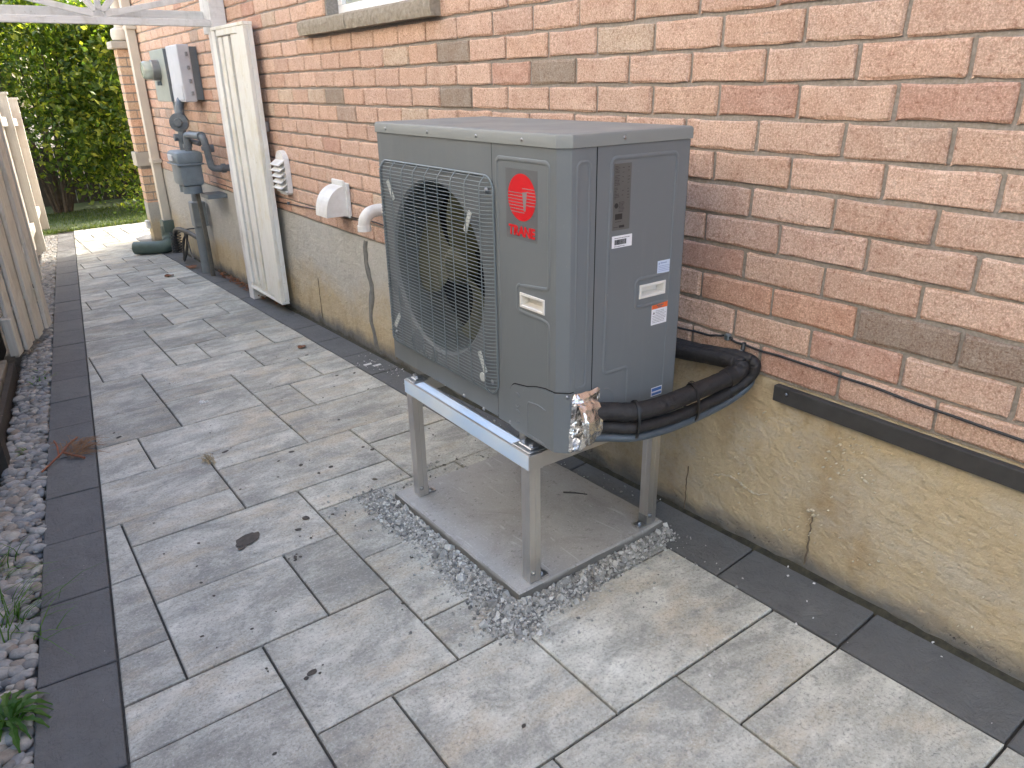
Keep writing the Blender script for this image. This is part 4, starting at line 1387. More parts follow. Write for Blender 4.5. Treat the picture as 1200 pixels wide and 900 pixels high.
# ------------------------------------------------------------------ things on the wall
# cable with clips
cpts = [(-.009, y, z) for y, z in [(-3, .60), (-.6, .609), (-.16, .616), (.28, .632), (.588, .634), (.636, .643), (.82, .624), (1.5, .618), (2.3, .625), (2.89, .668), (3.4, .655), (4.0, .632), (4.73, .60), (5.6, .60), (6.2, .595)]]
cb_ = empty('wall_cable', (-.009, 2, .62))
tag(cb_, 'thin black cable clipped along the lowest brick course of the wall', 'cable')
MB().tube([p + Vector((0, 0, noise.noise((i*.35, 0, 0))*.004)) for i, p in enumerate(spline(cpts, 12))], .0036, 8).build('cable', BLACKC, cb_, smooth=True)
cl = MB()
for (y, z) in ((.636, .643), (4.3, .622), (3.3, .659)):
    cl.box(-.016, -.0005, y-.008, y+.008, z-.010, z+.009, bev=.002); cl.lathe([(0, .004), (.004, .003), (.004, 0)], (-.016, y, z+.008), (-1, 0, 0), 8)
cl.build('clip', simple('clip_steel', (.35, .42, .46), None, 30, .35, .8), cb_)
# black edge strip
es = MB()
es.box(-.030, -.0085, -3, .447, .509, .5555, bev=.0015)
es = tag(es.build('black_edge_strip', FLASH, root=(-.015, -.3, .52)), 'long black strip fixed between the bricks and the foundation at the right', 'trim strip')
sn = MB(); screw(sn, (-.030, .405, .540), (-1, 0, 0), .004); sn.build('screw', SCREWM, es, fix=False)

# louvred vent
lv = empty('louvred_vent', (-.03, 4.28, .8))
tag(lv, 'tall white plastic vent with five louvres and a rounded top beside the open gate', 'wall vent')
b_ = MB()
poly = [(4.20, .70), (4.20, .88)]+arc(4.285, .88, .085, 180, 0, 8)[1:]+[(4.37, .70)]+[(4.345, .685), (4.225, .685)]
b_.prism(poly, 0, -.035, -.0015); b_.build('vent_body', WHITEP, lv)
for k in range(5):
    z = .735+k*.037
    s_ = MB(); s_.add([(-.036, 4.205, z+.024), (-.036, 4.365, z+.024), (-.078, 4.365, z-.006), (-.078, 4.205, z-.006), (-.033, 4.205, z+.019), (-.033, 4.365, z+.019), (-.075, 4.365, z-.011), (-.075, 4.205, z-.011)],
                       [(0, 1, 2, 3), (4, 7, 6, 5), (3, 2, 6, 7), (0, 3, 7, 4), (1, 5, 6, 2), (0, 4, 5, 1)])
    s_.build('louvre', WHITEP, lv)
MB().box(-.05, -.036, 4.203, 4.367, .70, .714, bev=.003).build('vent_lip', WHITEP, lv)
# dryer hood
dh = empty('dryer_vent_hood', (-.05, 3.37, .75))
tag(dh, 'white curved dryer vent hood on the bricks between the louvred vent and the heat pump', 'vent hood')
MB().box(-.022, -.0015, 3.285, 3.475, .655, .845, bev=.004).build('back_plate', WHITEP, dh)
h_ = MB(); n = 12; vs_ = []
for s_ in (3.30, 3.46):
    for i in range(n+1):
        a = math.radians(90*i/n); vs_.append((-.022-.125*math.sin(a), s_, .665+.165*math.cos(a)**.9 if i < n else .665))
    vs_.append((-.022, s_, .665))
m_ = n+2
h_.add(vs_, [(i, i+1, m_+i+1, m_+i) for i in range(n)]+[tuple(range(m_)), tuple(range(m_, 2*m_))[::-1]])
h_.build('hood', WHITEP, dh)
MB().box(-.035, -.022, 3.30, 3.46, .828, .860, bev=.006).build('hood_top', WHITEP, dh)
# exhaust elbow
ee = MB(); ee.tube(spline([(0.0, 2.90, .745), (-.035, 2.90, .745), (-.075, 2.90, .735), (-.10, 2.905, .705), (-.105, 2.91, .665), (-.105, 2.91, .65)], 6), .032, 20)
ee.lathe([(.036, 0), (.036, .03), (.030, .03), (.030, .0)], (-.105, 2.91, .645), (0, 0, 1), 20)
tag(ee.build('exhaust_elbow', WHITEP, root=(-.05, 2.9, .7), smooth=True, angle=50), 'white PVC pipe elbow coming out of the wall just left of the heat pump', 'pipe elbow')

# electric meter
em = empty('electric_meter', (-.08, 6.85, 1.45))
tag(em, 'green grey electric meter cabinet with a round glass meter high on the far wall', 'electric meter')
MB().box(-.125, -.0015, 6.58, 7.12, 1.24, 1.665, bev=.008).build('cabinet', BOXG, em)
MB().box(-.128, -.004, 6.572, 6.579, 1.245, 1.66).build('side_cover', BOXD, em)
MB().lathe([(.085, 0), (.085, .06), (.078, .065)], (-.125, 6.86, 1.50), (-1, 0, 0), 28).build('meter_ring', simple('meter_ring', (.30, .30, .29), None, 20, .4, .5), em, smooth=True, angle=40, fix=False)
MB().lathe([(.078, .06), (.076, .11), (.066, .135), (.0, .14)], (-.125, 6.86, 1.50), (-1, 0, 0), 28).build('meter_glass', GLASS, em, smooth=True, angle=60, fix=False)
MB().lathe([(.05, 0), (.05, .09), (.0, .09)], (-.125, 6.86, 1.50), (-1, 0, 0), 20).build('meter_face', WHITEP, em, fix=False)
MB().box(-.16, -.125, 6.84, 6.88, 1.375, 1.41, bev=.004).build('latch', BOXD, em)
# telecom box
tb = empty('utility_box', (-.1, 6.15, 1.45))
tag(tb, 'pale grey tall utility box with latches mounted right of the electric meter', 'utility box')
MB().box(-.155, -.06, 5.98, 6.35, 1.245, 1.67, bev=.01).build('cover', BOXW, tb)
MB().box(-.0595, -.0015, 6.0, 6.33, 1.26, 1.655).build('back_box', BOXD, tb)
MB().box(-.160, -.155, 6.0, 6.33, 1.26, 1.37, bev=.003).build('lower_cover', BOXW, tb)
la = MB()
for z in (1.60, 1.50, 1.40, 1.31): la.box(-.10, -.08, 5.965, 5.98, z-.015, z+.015, bev=.003)
la.build('latch', simple('latch_grey', (.25, .26, .28), None, 20, .5), tb)
# gas meter with its pipes
gm = empty('gas_meter', (-.2, 6.1, .7))
tag(gm, 'blue grey gas meter hanging from elbowed pipes on the far brick wall', 'gas meter')
b_ = MB()
def rr_prism(mb_, x0, x1, y0, y1, z0, z1, bev): mb_.box(x0, x1, y0, y1, z0, z1, bev=bev)
rr_prism(b_, -.31, -.13, 5.90, 6.20, .60, .80, .03); b_.build('meter_body', METERG, gm, smooth=True, angle=40)
b_ = MB(); rr_prism(b_, -.325, -.115, 5.88, 6.22, .775, .875, .03); b_.build('meter_head', METERG, gm, smooth=True, angle=40)
b_ = MB(); b_.box(-.33, -.12, 5.875, 6.225, .768, .782, bev=.003); b_.build('flange', METERG, gm)
b_ = MB(); b_.tube([(-.22, 5.98, .60), (-.22, 5.98, .54)], .075, 16); b_.tube([(-.22, 6.12, .60), (-.22, 6.12, .54)], .07, 16); b_.build('bellows', METERG, gm, smooth=True, angle=40)
b_ = MB(); b_.box(-.335, -.325, 6.0, 6.14, .80, .85, bev=.004); b_.build('index', BOXW, gm)
b_ = MB()
b_.tube(spline([(-.20, 6.12, .86), (-.20, 6.12, .97), (-.18, 6.13, 1.06), (-.17, 6.15, 1.20), (-.14, 6.2, 1.26)], 5), .032, 14)
b_.tube([(-.20, 6.12, .955), (-.20, 6.12, .995)], .045, 14); b_.tube([(-.26, 6.12, .975), (-.14, 6.12, .975)], .028, 12)
b_.build('inlet_pipe', PIPEG, gm, smooth=True, angle=50)
b_ = MB(); b_.lathe([(0, .05), (.03, .05), (.035, .03), (.072, .025), (.075, .01), (.075, -.01), (.05, -.03), (0, -.035)], (-.20, 6.12, 1.09), (-.5, -1, 0), 24); b_.build('regulator', PIPEG, gm, smooth=True, angle=50, fix=False)
b_ = MB(); b_.tube(spline([(-.20, 5.97, .86), (-.20, 5.97, .94), (-.198, 5.965, .985), (-.19, 5.92, 1.0), (-.17, 5.68, 1.0), (-.16, 5.62, .99), (-.155, 5.60, .95), (-.14, 5.60, .80), (-.13, 5.60, .77), (-.09, 5.60, .755), (0.0, 5.60, .755)], 5), .027, 14)
for p, q in (((-.20, 5.97, .90), (-.20, 5.97, .93)), ((-.168, 5.66, 1.0), (-.166, 5.63, 1.0)), ((-.155, 5.60, .93), (-.153, 5.6, .90)), ((-.06, 5.60, .755), (-.03, 5.60, .755))): b_.tube([p, q], .036, 14)
b_.tube([(-.19, 6.05, .96), (-.12, 5.9, .93)], .02, 10)
b_.build('outlet_pipe', PIPEG, gm, smooth=True, angle=50)
b_ = MB(); b_.tube([(-.10, 5.75, .90), (-.06, 5.75, .90)], .03, 10); b_.build('valve', PIPEG, gm)
b_ = MB(); b_.box(-.16, -.0015, 5.78, 6.0, .50, .535, bev=.004); b_.build('bracket', BOXD, gm)
# conduit from ground to meters
cd = empty('electric_conduit', (-.1, 6.6, -.2))
tag(cd, 'grey conduit pipe rising from the ground under the gas meter with a small junction box', 'conduit')
MB().tube([(-.10, 6.50, gz(-.1, 6.5)-.02), (-.10, 6.50, .35)], .045, 18).build('pipe', PVCG, cd, smooth=True, angle=50)
MB().tube([(-.10, 6.52, .35), (-.09, 6.55, 1.26)], .022, 14).build('riser', PVCG, cd, smooth=True, angle=50)
MB().box(-.15, -.03, 6.44, 6.56, .18, .40, bev=.008).build('junction_box', PVCG, cd)
MB().tube([(-.06, 6.70, 1.0), (-.06, 6.72, 1.26)], .03, 12).build('upper_pipe', PVCG, cd, smooth=True)
stk = MB(); stk.tube([(-.17, 6.05, .52), (-.13, 6.17, .1), (-.10, 6.30, gz(-.1, 6.3)-.01)], [.017, .019, .021], 7)
tag(stk.build('wooden_stake', WOODST, root=(-.12, 6.2, 0)), 'thin grey wooden stake leaning against the wall under the gas meter', 'stake')
# coiled black cable
cc = MB()
pts = []
for i in range(90):
    a = i/90*2*math.pi*3.2; rr_ = .13+.03*math.sin(i*.31)
    pts.append((-.12+.035*math.sin(i*.23), 7.15+.12*math.cos(a)*.9+.02*math.sin(i*.7), gz(-.1, 7.1)+.17+rr_*math.sin(a)))
cc.tube(spline([(-.02, 6.7, .12), (-.10, 6.9, .10), (-.14, 7.15, .04)]+pts[8::3]+[(-.15, 6.8, -.13), (-.2, 6.45, -.1)], 3), .0075, 7)
cc.tube(spline([(-.10, 6.55, .05), (-.14, 6.85, .08), (-.16, 7.2, .06), (-.15, 7.4, -.06), (-.14, 7.45, -.2)], 6), .022, 10)
for i in range(8):
    y = 7.35+.006*i; z = .0-.028*i
    cc.tube([(-.15+.05*math.cos(a), y+.05*math.sin(a), z) for a in [k*math.pi/6 for k in range(12)]], .0055, 5)
tag(cc.build('coiled_cable', BLACKC, root=(-.12, 7.1, -.2), smooth=True, fix=False), 'tangled black cable coil beside the foot of the downspout', 'cable')
# downspout with green drain boot
ds = empty('downspout', (-.07, 8.15, 0))
tag(ds, 'cream rectangular downspout running down the far brick wall', 'downspout')
MB().box(-.095, -.012, 8.10, 8.20, .0, 5.3, bev=.006).build('pipe', TRIM, ds)
MB().box(-.100, -.0015, 8.075, 8.225, .62, .66, bev=.002).box(-.100, -.0015, 8.075, 8.225, 1.9, 1.93, bev=.002).build('strap', TRIM, ds)
dp = MB()
dp.box(-.115, -.002, 8.05, 8.22, -.10, .02, bev=.006)
pts = spline([(-.06, 8.13, -.05), (-.07, 8.10, -.18), (-.12, 8.0, -.235), (-.24, 8.02, -.24), (-.42, 8.16, -.245)], 10)
rs_ = [.066+.007*math.sin(i*2.1) for i in range(len(pts))]
dp.tube(pts, [.068]*len(pts), 18, caps=True)
for i in range(0, 16): 
    p = pts[i]; q = pts[i+1]; dp.tube([p, p+(q-p).normalized()*.008], .078, 18, caps=False)
tag(dp.build('drain_pipe', DRAING, root=(-.15, 8.1, -.25), smooth=True, angle=40), 'green corrugated plastic drain pipe at the bottom of the cream downspout', 'drain pipe')
# corner trim (white electrical box behind pier)
cb2 = MB(); cb2.box(-.175, -.1335, 8.66, 8.76, -.14, -.05, bev=.01)
tag(cb2.build('outdoor_outlet', WHITEP, root=(-.155, 8.71, -.1)), 'small white box on the foot of the corner pier by the lawn', 'outlet box')

# ------------------------------------------------------------------ open gate on the right
gt = empty('open_gate', (-.11, 4.75, -.1))
tag(gt, 'cream painted plank gate leaf swung open against the brick wall', 'gate')
# local frame: u along the leaf (near 0 -> far .70), x thickness
gn = Vector((-.103, 4.44, 0)); gf = Vector((-.118, 5.10, 0)); gu = (gf-gn).normalized(); LEN = (gf-gn).length
def gmx(): return Matrix(((0, gu.x, 0, gn.x), (0, gu.y, 0, gn.y), (0, 0, 1, 0), (0, 0, 0, 1)))
gperp = Vector((gu.y, -gu.x, 0))
def gbox(u0, u1, z0, z1, d0, d1, nm, mat=GATEW, tilt=0.0, bev=.003, par=None, grp=None):
    M = Matrix(((gperp.x, gu.x, 0, gn.x), (gperp.y, gu.y, 0, gn.y), (0, 0, 1, 0), (0, 0, 0, 1)))
    cu_, cz_ = (u0+u1)/2, (z0+z1)/2
    R = Matrix.Translation((0, cu_, cz_)) @ Matrix.Rotation(tilt, 4, 'X') @ Matrix.Translation((0, -cu_, -cz_))
    return MB().box(d0, d1, u0, u1, z0, z1, M=M @ R, bev=bev).build(nm, mat, par or gt)
GZ0, GZ1 = -.085, 1.715
gbox(0.0, .135, GZ0, GZ1-.004, .0, .024, 'plank', tilt=.000)
gbox(.142, .276, GZ0+.015, GZ1-.045, .003, .024, 'plank', tilt=.004)
gbox(.322, .428, GZ0+.02, GZ1-.05, .003, .024, 'plank', tilt=-.010)
gbox(.474, .546, GZ0+.03, GZ1-.05, .003, .024, 'plank', tilt=.006)
gbox(.592, LEN, GZ0+.03, GZ1-.006, .0, .024, 'plank')
gbox(.136, .554, GZ1-.042, GZ1-.004, -.002, .024, 'top_rail')
gbox(.0, LEN, GZ1-.003, GZ1+.018, -.004, .062, 'cap_rail')
gbox(.0, .045, GZ0, GZ1-.004, .0245, .060, 'near_stile')
gbox(LEN-.05, LEN, GZ0, GZ1-.004, .0245, .060, 'far_stile')
gbox(.0455, LEN-.0505, GZ0+.0, GZ0+.09, .0245, .058, 'bottom_rail')
gbox(.0, LEN, GZ0-.02, GZ0-.001, .0, .058, 'bottom_edge')
gbox(.0455, LEN-.0505, .8, .89, .0245, .058, 'middle_rail')
lt = MB(); lt.box(-.05, -.0015, 4.50, 4.545, 1.07, 1.135, bev=.004); lt.tube([(-.05, 4.52, 1.10), (-.085, 4.50, 1.10)], .008, 8)
tag(lt.build('gate_catch', STEEL, root=(-.03, 4.52, 1.1)), 'small metal catch on the bricks behind the edge of the open gate', 'latch')

# ------------------------------------------------------------------ arbour over the path
ab = empty('garden_arbour', (-.8, 5.12, gz(-.8, 5.1)))
tag(ab, 'white wooden arbour with a sunburst of slats spanning the path', 'arbour')
MB().box(-.112, -.006, 5.08, 5.19, gz(0, 5.1)-.05, 2.5, bev=.004).build('post', ARBW, ab)
MB().box(-1.70, -1.61, 5.08, 5.19, gz(-1.5, 5.1)-.05, 2.5, bev=.004).build('post', ARBW, ab)
MB().box(-1.609, -.113, 5.085, 5.12, 1.738, 1.782, bev=.003).build('beam', ARBW, ab)
MB().box(-1.609, -.113, 5.24, 5.275, 1.765, 1.845, bev=.003).build('beam', ARBW, ab)
MB().box(-.112, -.006, 5.19, 5.30, 1.7, 2.5, bev=.004).build('rear_post', ARBW, ab)
MB().box(-1.70, -.006, 5.06, 5.32, 2.5, 2.55, bev=.004).build('top_beam', ARBW, ab)
hub = (-.795, 1.79)
for a_, ln_ in ((12, .70), (48, .9), (88, .72), (125, .9), (167, .68), (150, .75), (30, .8)):
    if a_ in (150, 30): continue
    M = Matrix.Translation((hub[0], 5.10, hub[1])) @ Matrix.Rotation(-math.radians(a_), 4, 'Y')
    l2 = min(ln_, (2.49-1.79)/max(math.sin(math.radians(a_)), .2))
    MB().box(.03, l2, -.0125, .0125, -.018, .018, M=M, bev=.002).build('slat', ARBW, ab)

# ------------------------------------------------------------------ left gate leaf (open)
lg_ = empty('plank_gate', (-1.58, 4.9, -.1))
tag(lg_, 'weathered grey plank gate leaf standing open beside the pebbles', 'gate')
ga = Vector((-1.705, 4.52, 0)); gb_ = Vector((-1.475, 5.30, 0)); gv = (gb_-ga).normalized(); LL = (gb_-ga).length
gpn = Vector((-gv.y, gv.x, 0))   # away from the path
def lbox(u0, u1, z0, z1, d0, d1, nm, mat, bev=.003):
    M = Matrix(((gpn.x, gv.x, 0, ga.x), (gpn.y, gv.y, 0, ga.y), (0, 0, 1, 0), (0, 0, 0, 1)))
    return MB().box(d0, d1, u0, u1, z0, z1, M=M, bev=bev).build(nm, mat, lg_)
n = 6; wdt = LL/n
for i in range(n):
    lbox(i*wdt+.009, (i+1)*wdt-.009, -.155+.004*(i % 2)+(-.005*i), 1.70, 0 if i % 2 else .022, .022 if i % 2 else .044, 'plank', LEAFW)
lbox(.02, LL-.02, .0, .09, .0445, .075, 'bottom_rail', LEAFW); lbox(.02, LL-.02, 1.45, 1.54, .0445, .075, 'top_rail', LEAFW)
lbox(-.045, -.002, -.13, .10, .0, .05, 'stile_foot', LEAFW)

# ------------------------------------------------------------------ fence along the left
def xf(y): return -1.715+.1055*(y-4.67)
fe = empty('board_fence', (xf(4)-.1, 4, gz(-1.9, 4)))
tag(fe, 'long vertical board fence along the left of the pebbles, cream beyond the arbour', 'fence')
kb_ = MB()
def seg_box(y0, y1, xo0, xo1, z0, z1, nm, mat, par=fe, bev=.002):
    a0, a1 = xf(y0), xf(y1)
    vs_ = []
    for z in (z0, z1):
        for (y, a) in ((y0, a0), (y1, a1)):
            g_ = gz(a, y)
            vs_ += [(a+xo0, y, g_+z), (a+xo1, y, g_+z)]
    fs = [(0, 1, 3, 2), (4, 6, 7, 5), (0, 4, 5, 1), (2, 3, 7, 6), (0, 2, 6, 4), (1, 5, 7, 3)]
    return MB().add(vs_, fs).build(nm, mat, par)
y = -1.0
while y < 4.4:
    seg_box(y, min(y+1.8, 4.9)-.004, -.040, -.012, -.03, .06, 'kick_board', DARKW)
    seg_box(y, min(y+1.8, 4.9)-.004, -.100, -.046, .0, .085, 'bottom_rail', RAILW); y += 1.8
y = -1.0; k = 0; rf_ = random.Random(2)
while y < 5.0:
    z1_ = 1.62
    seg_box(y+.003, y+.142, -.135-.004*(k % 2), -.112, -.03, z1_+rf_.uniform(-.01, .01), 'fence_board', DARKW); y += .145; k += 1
while y < 11.6:
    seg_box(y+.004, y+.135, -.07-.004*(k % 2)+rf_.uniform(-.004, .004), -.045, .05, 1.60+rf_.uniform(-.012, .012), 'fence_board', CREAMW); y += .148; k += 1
for y0_ in (5.6, 7.5, 9.4, 11.45):
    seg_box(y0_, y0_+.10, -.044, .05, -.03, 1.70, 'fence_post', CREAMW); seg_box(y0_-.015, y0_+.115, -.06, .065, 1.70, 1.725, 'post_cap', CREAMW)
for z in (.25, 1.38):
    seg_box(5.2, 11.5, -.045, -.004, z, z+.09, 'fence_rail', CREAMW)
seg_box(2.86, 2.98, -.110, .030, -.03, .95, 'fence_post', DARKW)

# ------------------------------------------------------------------ pebbles
pb = structure(MB().add([(xf(y)-.0 if s == 0 else xl_border(y)+.005, y, gz(-1.8, y)-.045) for y in [-1.5+i*.5 for i in range(26)] for s in (0, 1)],
                        [(2*i, 2*i+1, 2*i+3, 2*i+2) for i in range(25)]).build('pebble_bed', SOIL))
RP = random.Random(31)
def pebble_verts(seed, sub=1):
    bm = bmesh.new(); bmesh.ops.create_icosphere(bm, subdivisions=sub, radius=1.0)
    r = random.Random(seed); ph = [r.uniform(0, 9) for _ in range(3)]
    out = []
    for v in bm.verts:
        d_ = 1+.20*noise.noise((v.co.x*1.1+ph[0], v.co.y*1.1+ph[1], v.co.z*1.1+ph[2]))
        out.append(v.co*d_)
    fs = [tuple(v.index for v in f.verts) for f in bm.faces]; bm.free()
    return out, fs
PEBS = [pebble_verts(i, 2 if i < 8 else 1) for i in range(16)]
PM = []
for i in range(8):
    me = bpy.data.meshes.new('pebble'); me.from_pydata([tuple(v) for v in pebble_verts(i, 2)[0]], [], pebble_verts(i, 2)[1])
    for p in me.polygons: p.use_smooth = True
    me.materials.append(PEB_O); PM.append(me)
plist = []
y = -1.2
while y < 10.8:
    s = .024 if y < 4 else .024
    a, b = xf(y), xl_border(y)
    nn_ = int((b-a)/(s*1.25))+1
    for i in range(nn_+1):
        for lay in (0, 1):
            x = a+.012+(b-a-.02)*(i+RP.uniform(0, 1))/(nn_+1)
            r_ = RP.uniform(.011, .025)*(1.15 if RP.random() < .2 else 1)
            plist.append((x, y+RP.uniform(0, .03), r_, lay))
    y += .030
def vis_key(p):
    q = Vector((p[0], p[1], gz(p[0], p[1])))-CAM; zz = q.dot(fw)
    ok = zz > 0 and abs(q.dot(r2)/zz) < .72 and abs(q.dot(u2)/zz) < .54 and p[3] == 1
    return (0 if ok else 1, q.length/p[2]*.02)
plist.sort(key=vis_key)
pmany = MB()
for n_, (x, y, r_, lay) in enumerate(plist):
    z = gz(x, y)-.040+.012+lay*.020
    R = Matrix.Rotation(RP.uniform(0, 6.28), 4, 'Z') @ Matrix.Rotation(RP.uniform(-.4, .4), 4, 'X')
    sc_ = (r_*RP.uniform(1.0, 1.5), r_*RP.uniform(.8, 1.05), r_*RP.uniform(.55, .8))
    if n_ < 295:
        o = bpy.data.objects.new('pebble', RP.choice(PM)); COL.objects.link(o)
        o.matrix_world = Matrix.Translation((x, y, z)) @ R @ Matrix.Diagonal((*sc_, 1))
        o.parent = pb
    else:
        vs_, fs = PEBS[8+RP.randrange(8)]
        M = Matrix.Translation((x, y, z)) @ R @ Matrix.Diagonal((*sc_, 1))
        pmany.add([M @ v for v in vs_], fs)
o = stuff(pmany.build('pebble', PEB_I, pb, smooth=True, fix=False))

# ------------------------------------------------------------------ crushed stone round the slab
RG = random.Random(77)
def gdens(x, y):
    """0..1 density of the crushed stone"""
    dx = PAD[0]-x; dy = PAD[2]-y
    wv = .5+.5*noise.noise((x*7, y*7, 2))
    d = 0
    if dx > 0 and y > PAD[2]-.16:
        t = min(max((y-.60)/.25, 0), 1)*(1 if y < 1.52 else max(0, 1-(y-1.52)/.12))
        wd = .095+.075*wv
        d = max(d, (1-dx/wd)*t)
    if dy > 0 and x > PAD[0]-.14 and x < -.12:
        wd = (.10+.045*wv)*(1-.45*max(0, (x+.55)/.45) if x > -.55 else 1)
        d = max(d, (1-dy/wd))
    if dx > 0 and dy > 0:
        d = max(d*.6, 1-math.hypot(dx, dy)/(.15+.05*wv))
    return max(d, 0)
base_pts = {}
dg = MB(); gs = .012; X0_, Y0_ = -1.0, .5; NX, NY = int(.95/gs), int(1.25/gs)
H = {}
for i in range(NX+1):
    for k in range(NY+1):
        x = X0_+i*gs; y = Y0_+k*gs
        H[i, k] = min(gdens(x, y)*1.5, 1)*.0065+noise.noise((x*60, y*60, 0))*.0030-.0038
idx = {}; vs_ = []; fs = []
for i in range(NX):
    for k in range(NY):
        c = [(i, k), (i+1, k), (i+1, k+1), (i, k+1)]
        if max(H[q] for q in c) > 0.0002:
            cx, cy = X0_+(i+.5)*gs, Y0_+(k+.5)*gs
            if PAD[0]+.01 < cx < PAD[1]-.01 and PAD[2]+.01 < cy < PAD[3]-.01: continue
            for q in c:
                if q not in idx:
                    idx[q] = len(vs_); x = X0_+q[0]*gs; y = Y0_+q[1]*gs; vs_.append((x, y, gz(x, y)+H[q]))
            fs.append(tuple(idx[q] for q in c))
dg.add(vs_, fs)
dust = dg.build('stone_dust', DUST, smooth=True, fix=False); stuff(dust)
gv_ = MB()
def chip(mb_, x, y, z, s, R_):
    vs_ = []
    for sx in (-1, 1):
        for sy in (-1, 1):
            for sz in (-1, 1):
                vs_.append(Vector((sx*s*R_.uniform(.5, 1.1), sy*s*R_.uniform(.4, .9), sz*s*R_.uniform(.3, .8))))
    M = Matrix.Rotation(R_.uniform(0, 6.3), 3, 'Z') @ Matrix.Rotation(R_.uniform(-1, 1), 3, 'X') @ Matrix.Rotation(R_.uniform(-1, 1), 3, 'Y')
    mb_.add([M @ v+Vector((x, y, z)) for v in vs_], [(0, 1, 3, 2), (4, 6, 7, 5), (0, 4, 5, 1), (2, 3, 7, 6), (0, 2, 6, 4), (1, 5, 7, 3)])
cnt = 0
for _ in range(60000):
    x = RG.uniform(-1.0, -.08); y = RG.uniform(.5, 1.75)
    if PAD[0] < x < PAD[1] and PAD[2] < y < PAD[3]: continue
    d = gdens(x, y)
    if RG.random() < d**.8*.95:
        s = RG.choice((.0018, .0026, .0034, .0044, .0058))*RG.uniform(.7, 1.2)
        if RG.random() < .07*d+.01: s *= RG.uniform(1.5, 2.6)
        chip(gv_, x, y, gz(x, y)+max(min(d*1.5, 1)*.0065-.003, 0)+s*.35, s, RG); cnt += 1
        if cnt > 14000: break
for _ in range(9000):   # bigger chips heaped against the slab edge
    x = RG.uniform(-.95, -.10); y = RG.uniform(.55, 1.65)
    if PAD[0]-.004 < x < PAD[1] and PAD[2]-.004 < y < PAD[3]: continue
    d = gdens(x, y)
    if d > .25 and RG.random() < (d-.2)*.55:
        s = RG.uniform(.0038, .0074); chip(gv_, x, y, gz(x, y)+.003+RG.random()*.008*d+s*.3, s, RG)
for _ in range(900):   # strays around and behind the slab, along the wall side
    if RG.random() < .45:
        x = PAD[0]-RG.expovariate(9); y = RG.uniform(.55, 1.7)
    elif RG.random() < .4:
        x = RG.uniform(-.75, -.1); y = PAD[2]-RG.expovariate(10)
    elif RG.random() < .5:
        x = RG.uniform(-.128, -.03); y = RG.uniform(.8, 3.2)
    else:
        x = RG.uniform(-.70, -.10); y = PAD[3]+RG.expovariate(14)
    s = RG.choice((.0015, .002, .003, .005)); chip(gv_, x, y, gz(x, y)+s*.4, s, RG)
stuff(gv_.build('crushed_stone', GRAVEL, fix=False))

# ------------------------------------------------------------------ litter and stains
def blob(pts, z, mat, name, parent=path, th=.0008):
    mb_ = MB(); n_ = len(pts)
    mb_.add([(x, y, gz(x, y)+z) for x, y in pts]+[(x, y, gz(x, y)+z-th) for x, y in pts], [tuple(range(n_))]+[(i, (i+1) % n_, n_+(i+1) % n_, n_+i) for i in range(n_)])
    return mb_.build(name, mat, parent)
def ell(cx, cy, a, b, rot=0, n=14, j=.15, R_=RG):
    out = []
    for i in range(n):
        t = 2*math.pi*i/n; r_ = 1+R_.uniform(-j, j)
        x, y = a*math.cos(t)*r_, b*math.sin(t)*r_
        out.append((cx+x*math.cos(rot)-y*math.sin(rot), cy+x*math.sin(rot)+y*math.cos(rot)))
    return out
blob(ell(-1.238, 1.600, .046, .034, .5, 22, .12), .0034, WETM, 'stain')
blob(ell(-1.272, 1.560, .014, .010, .3), .0034, WETM, 'stain')
for (x, y, s) in [(-1.03, 1.60, .017), (-1.08, 1.545, .009), (-1.15, 1.385, .008), (-1.155, 1.37, .006), (-1.135, 1.378, .006), (-1.14, 1.40, .005), (-1.10, 2.37, .012), (-.80, 1.92, .012), (-.86, 1.90, .008), (-.89, 2.02, .011), (-.875, 2.17, .010), (-1.0, 1.98, .005),
    (-.945, 1.56, .007), (-.62, 2.0, .009), (-.60, 1.95, .012), (-.71, 1.70, .009), (-.95, 2.12, .007), (-.58, 2.35, .008), (-.34, 2.93, .010), (-.25, 2.90, .010), (-1.44, 2.88, .011), (-1.45, 2.95, .007), (-.44, 1.62, .008), (-.30, 2.62, .008), (-.42, 2.78, .006), (-.33, 1.9, .006),
    (-1.49, 1.70, .005), (-1.38, 1.69, .006), (-1.42, 1.55, .005), (-.98, .36, .006), (-1.305, .845, .012), (-1.325, .835, .008), (-1.29, .83, .005), (-.33, 3.40, .01), (-.48, 3.5, .006)]:
    blob(ell(x, y, s*RG.uniform(.8, 1.3), s*.75, RG.uniform(0, 3), 10), .0033, WETM, 'stain')
for _ in range(70):
    x = RG.uniform(-1.5, -.25); y = RG.uniform(.2, 4.2)
    if PAD[0]-.05 < x < PAD[1] and PAD[2]-.05 < y < PAD[3]: continue
    s = RG.uniform(.002, .0045); blob(ell(x, y, s*1.3, s, RG.uniform(0, 3), 7), .0033, WETM, 'stain')
WSPK = simple('white_speck', (.72, .71, .68), (.6, .59, .56), 60, .9)
wk = MB(); 
for (cx, cy, n_, sp_) in ((-1.06, 3.53, 26, .05), (-1.02, 3.05, 8, .012), (-.125, 2.95, 14, .05), (-.06, 2.75, 10, .04), (-.03, .25, 5, .1), (-.12, -.05, 14, .25), (-.11, .55, 16, .3), (-.56, 1.3, 5, .05), (-.05, 1.0, 14, .5)):
    for _ in range(n_):
        x = cx+RG.gauss(0, sp_)*.9; y = cy+RG.gauss(0, sp_)
        if x > -.012: continue
        if PAD[0] < x < PAD[1] and PAD[2] < y < PAD[3]: continue
        chip(wk, x, y, gz(x, y)+.002, RG.uniform(.0012, .0035), RG)
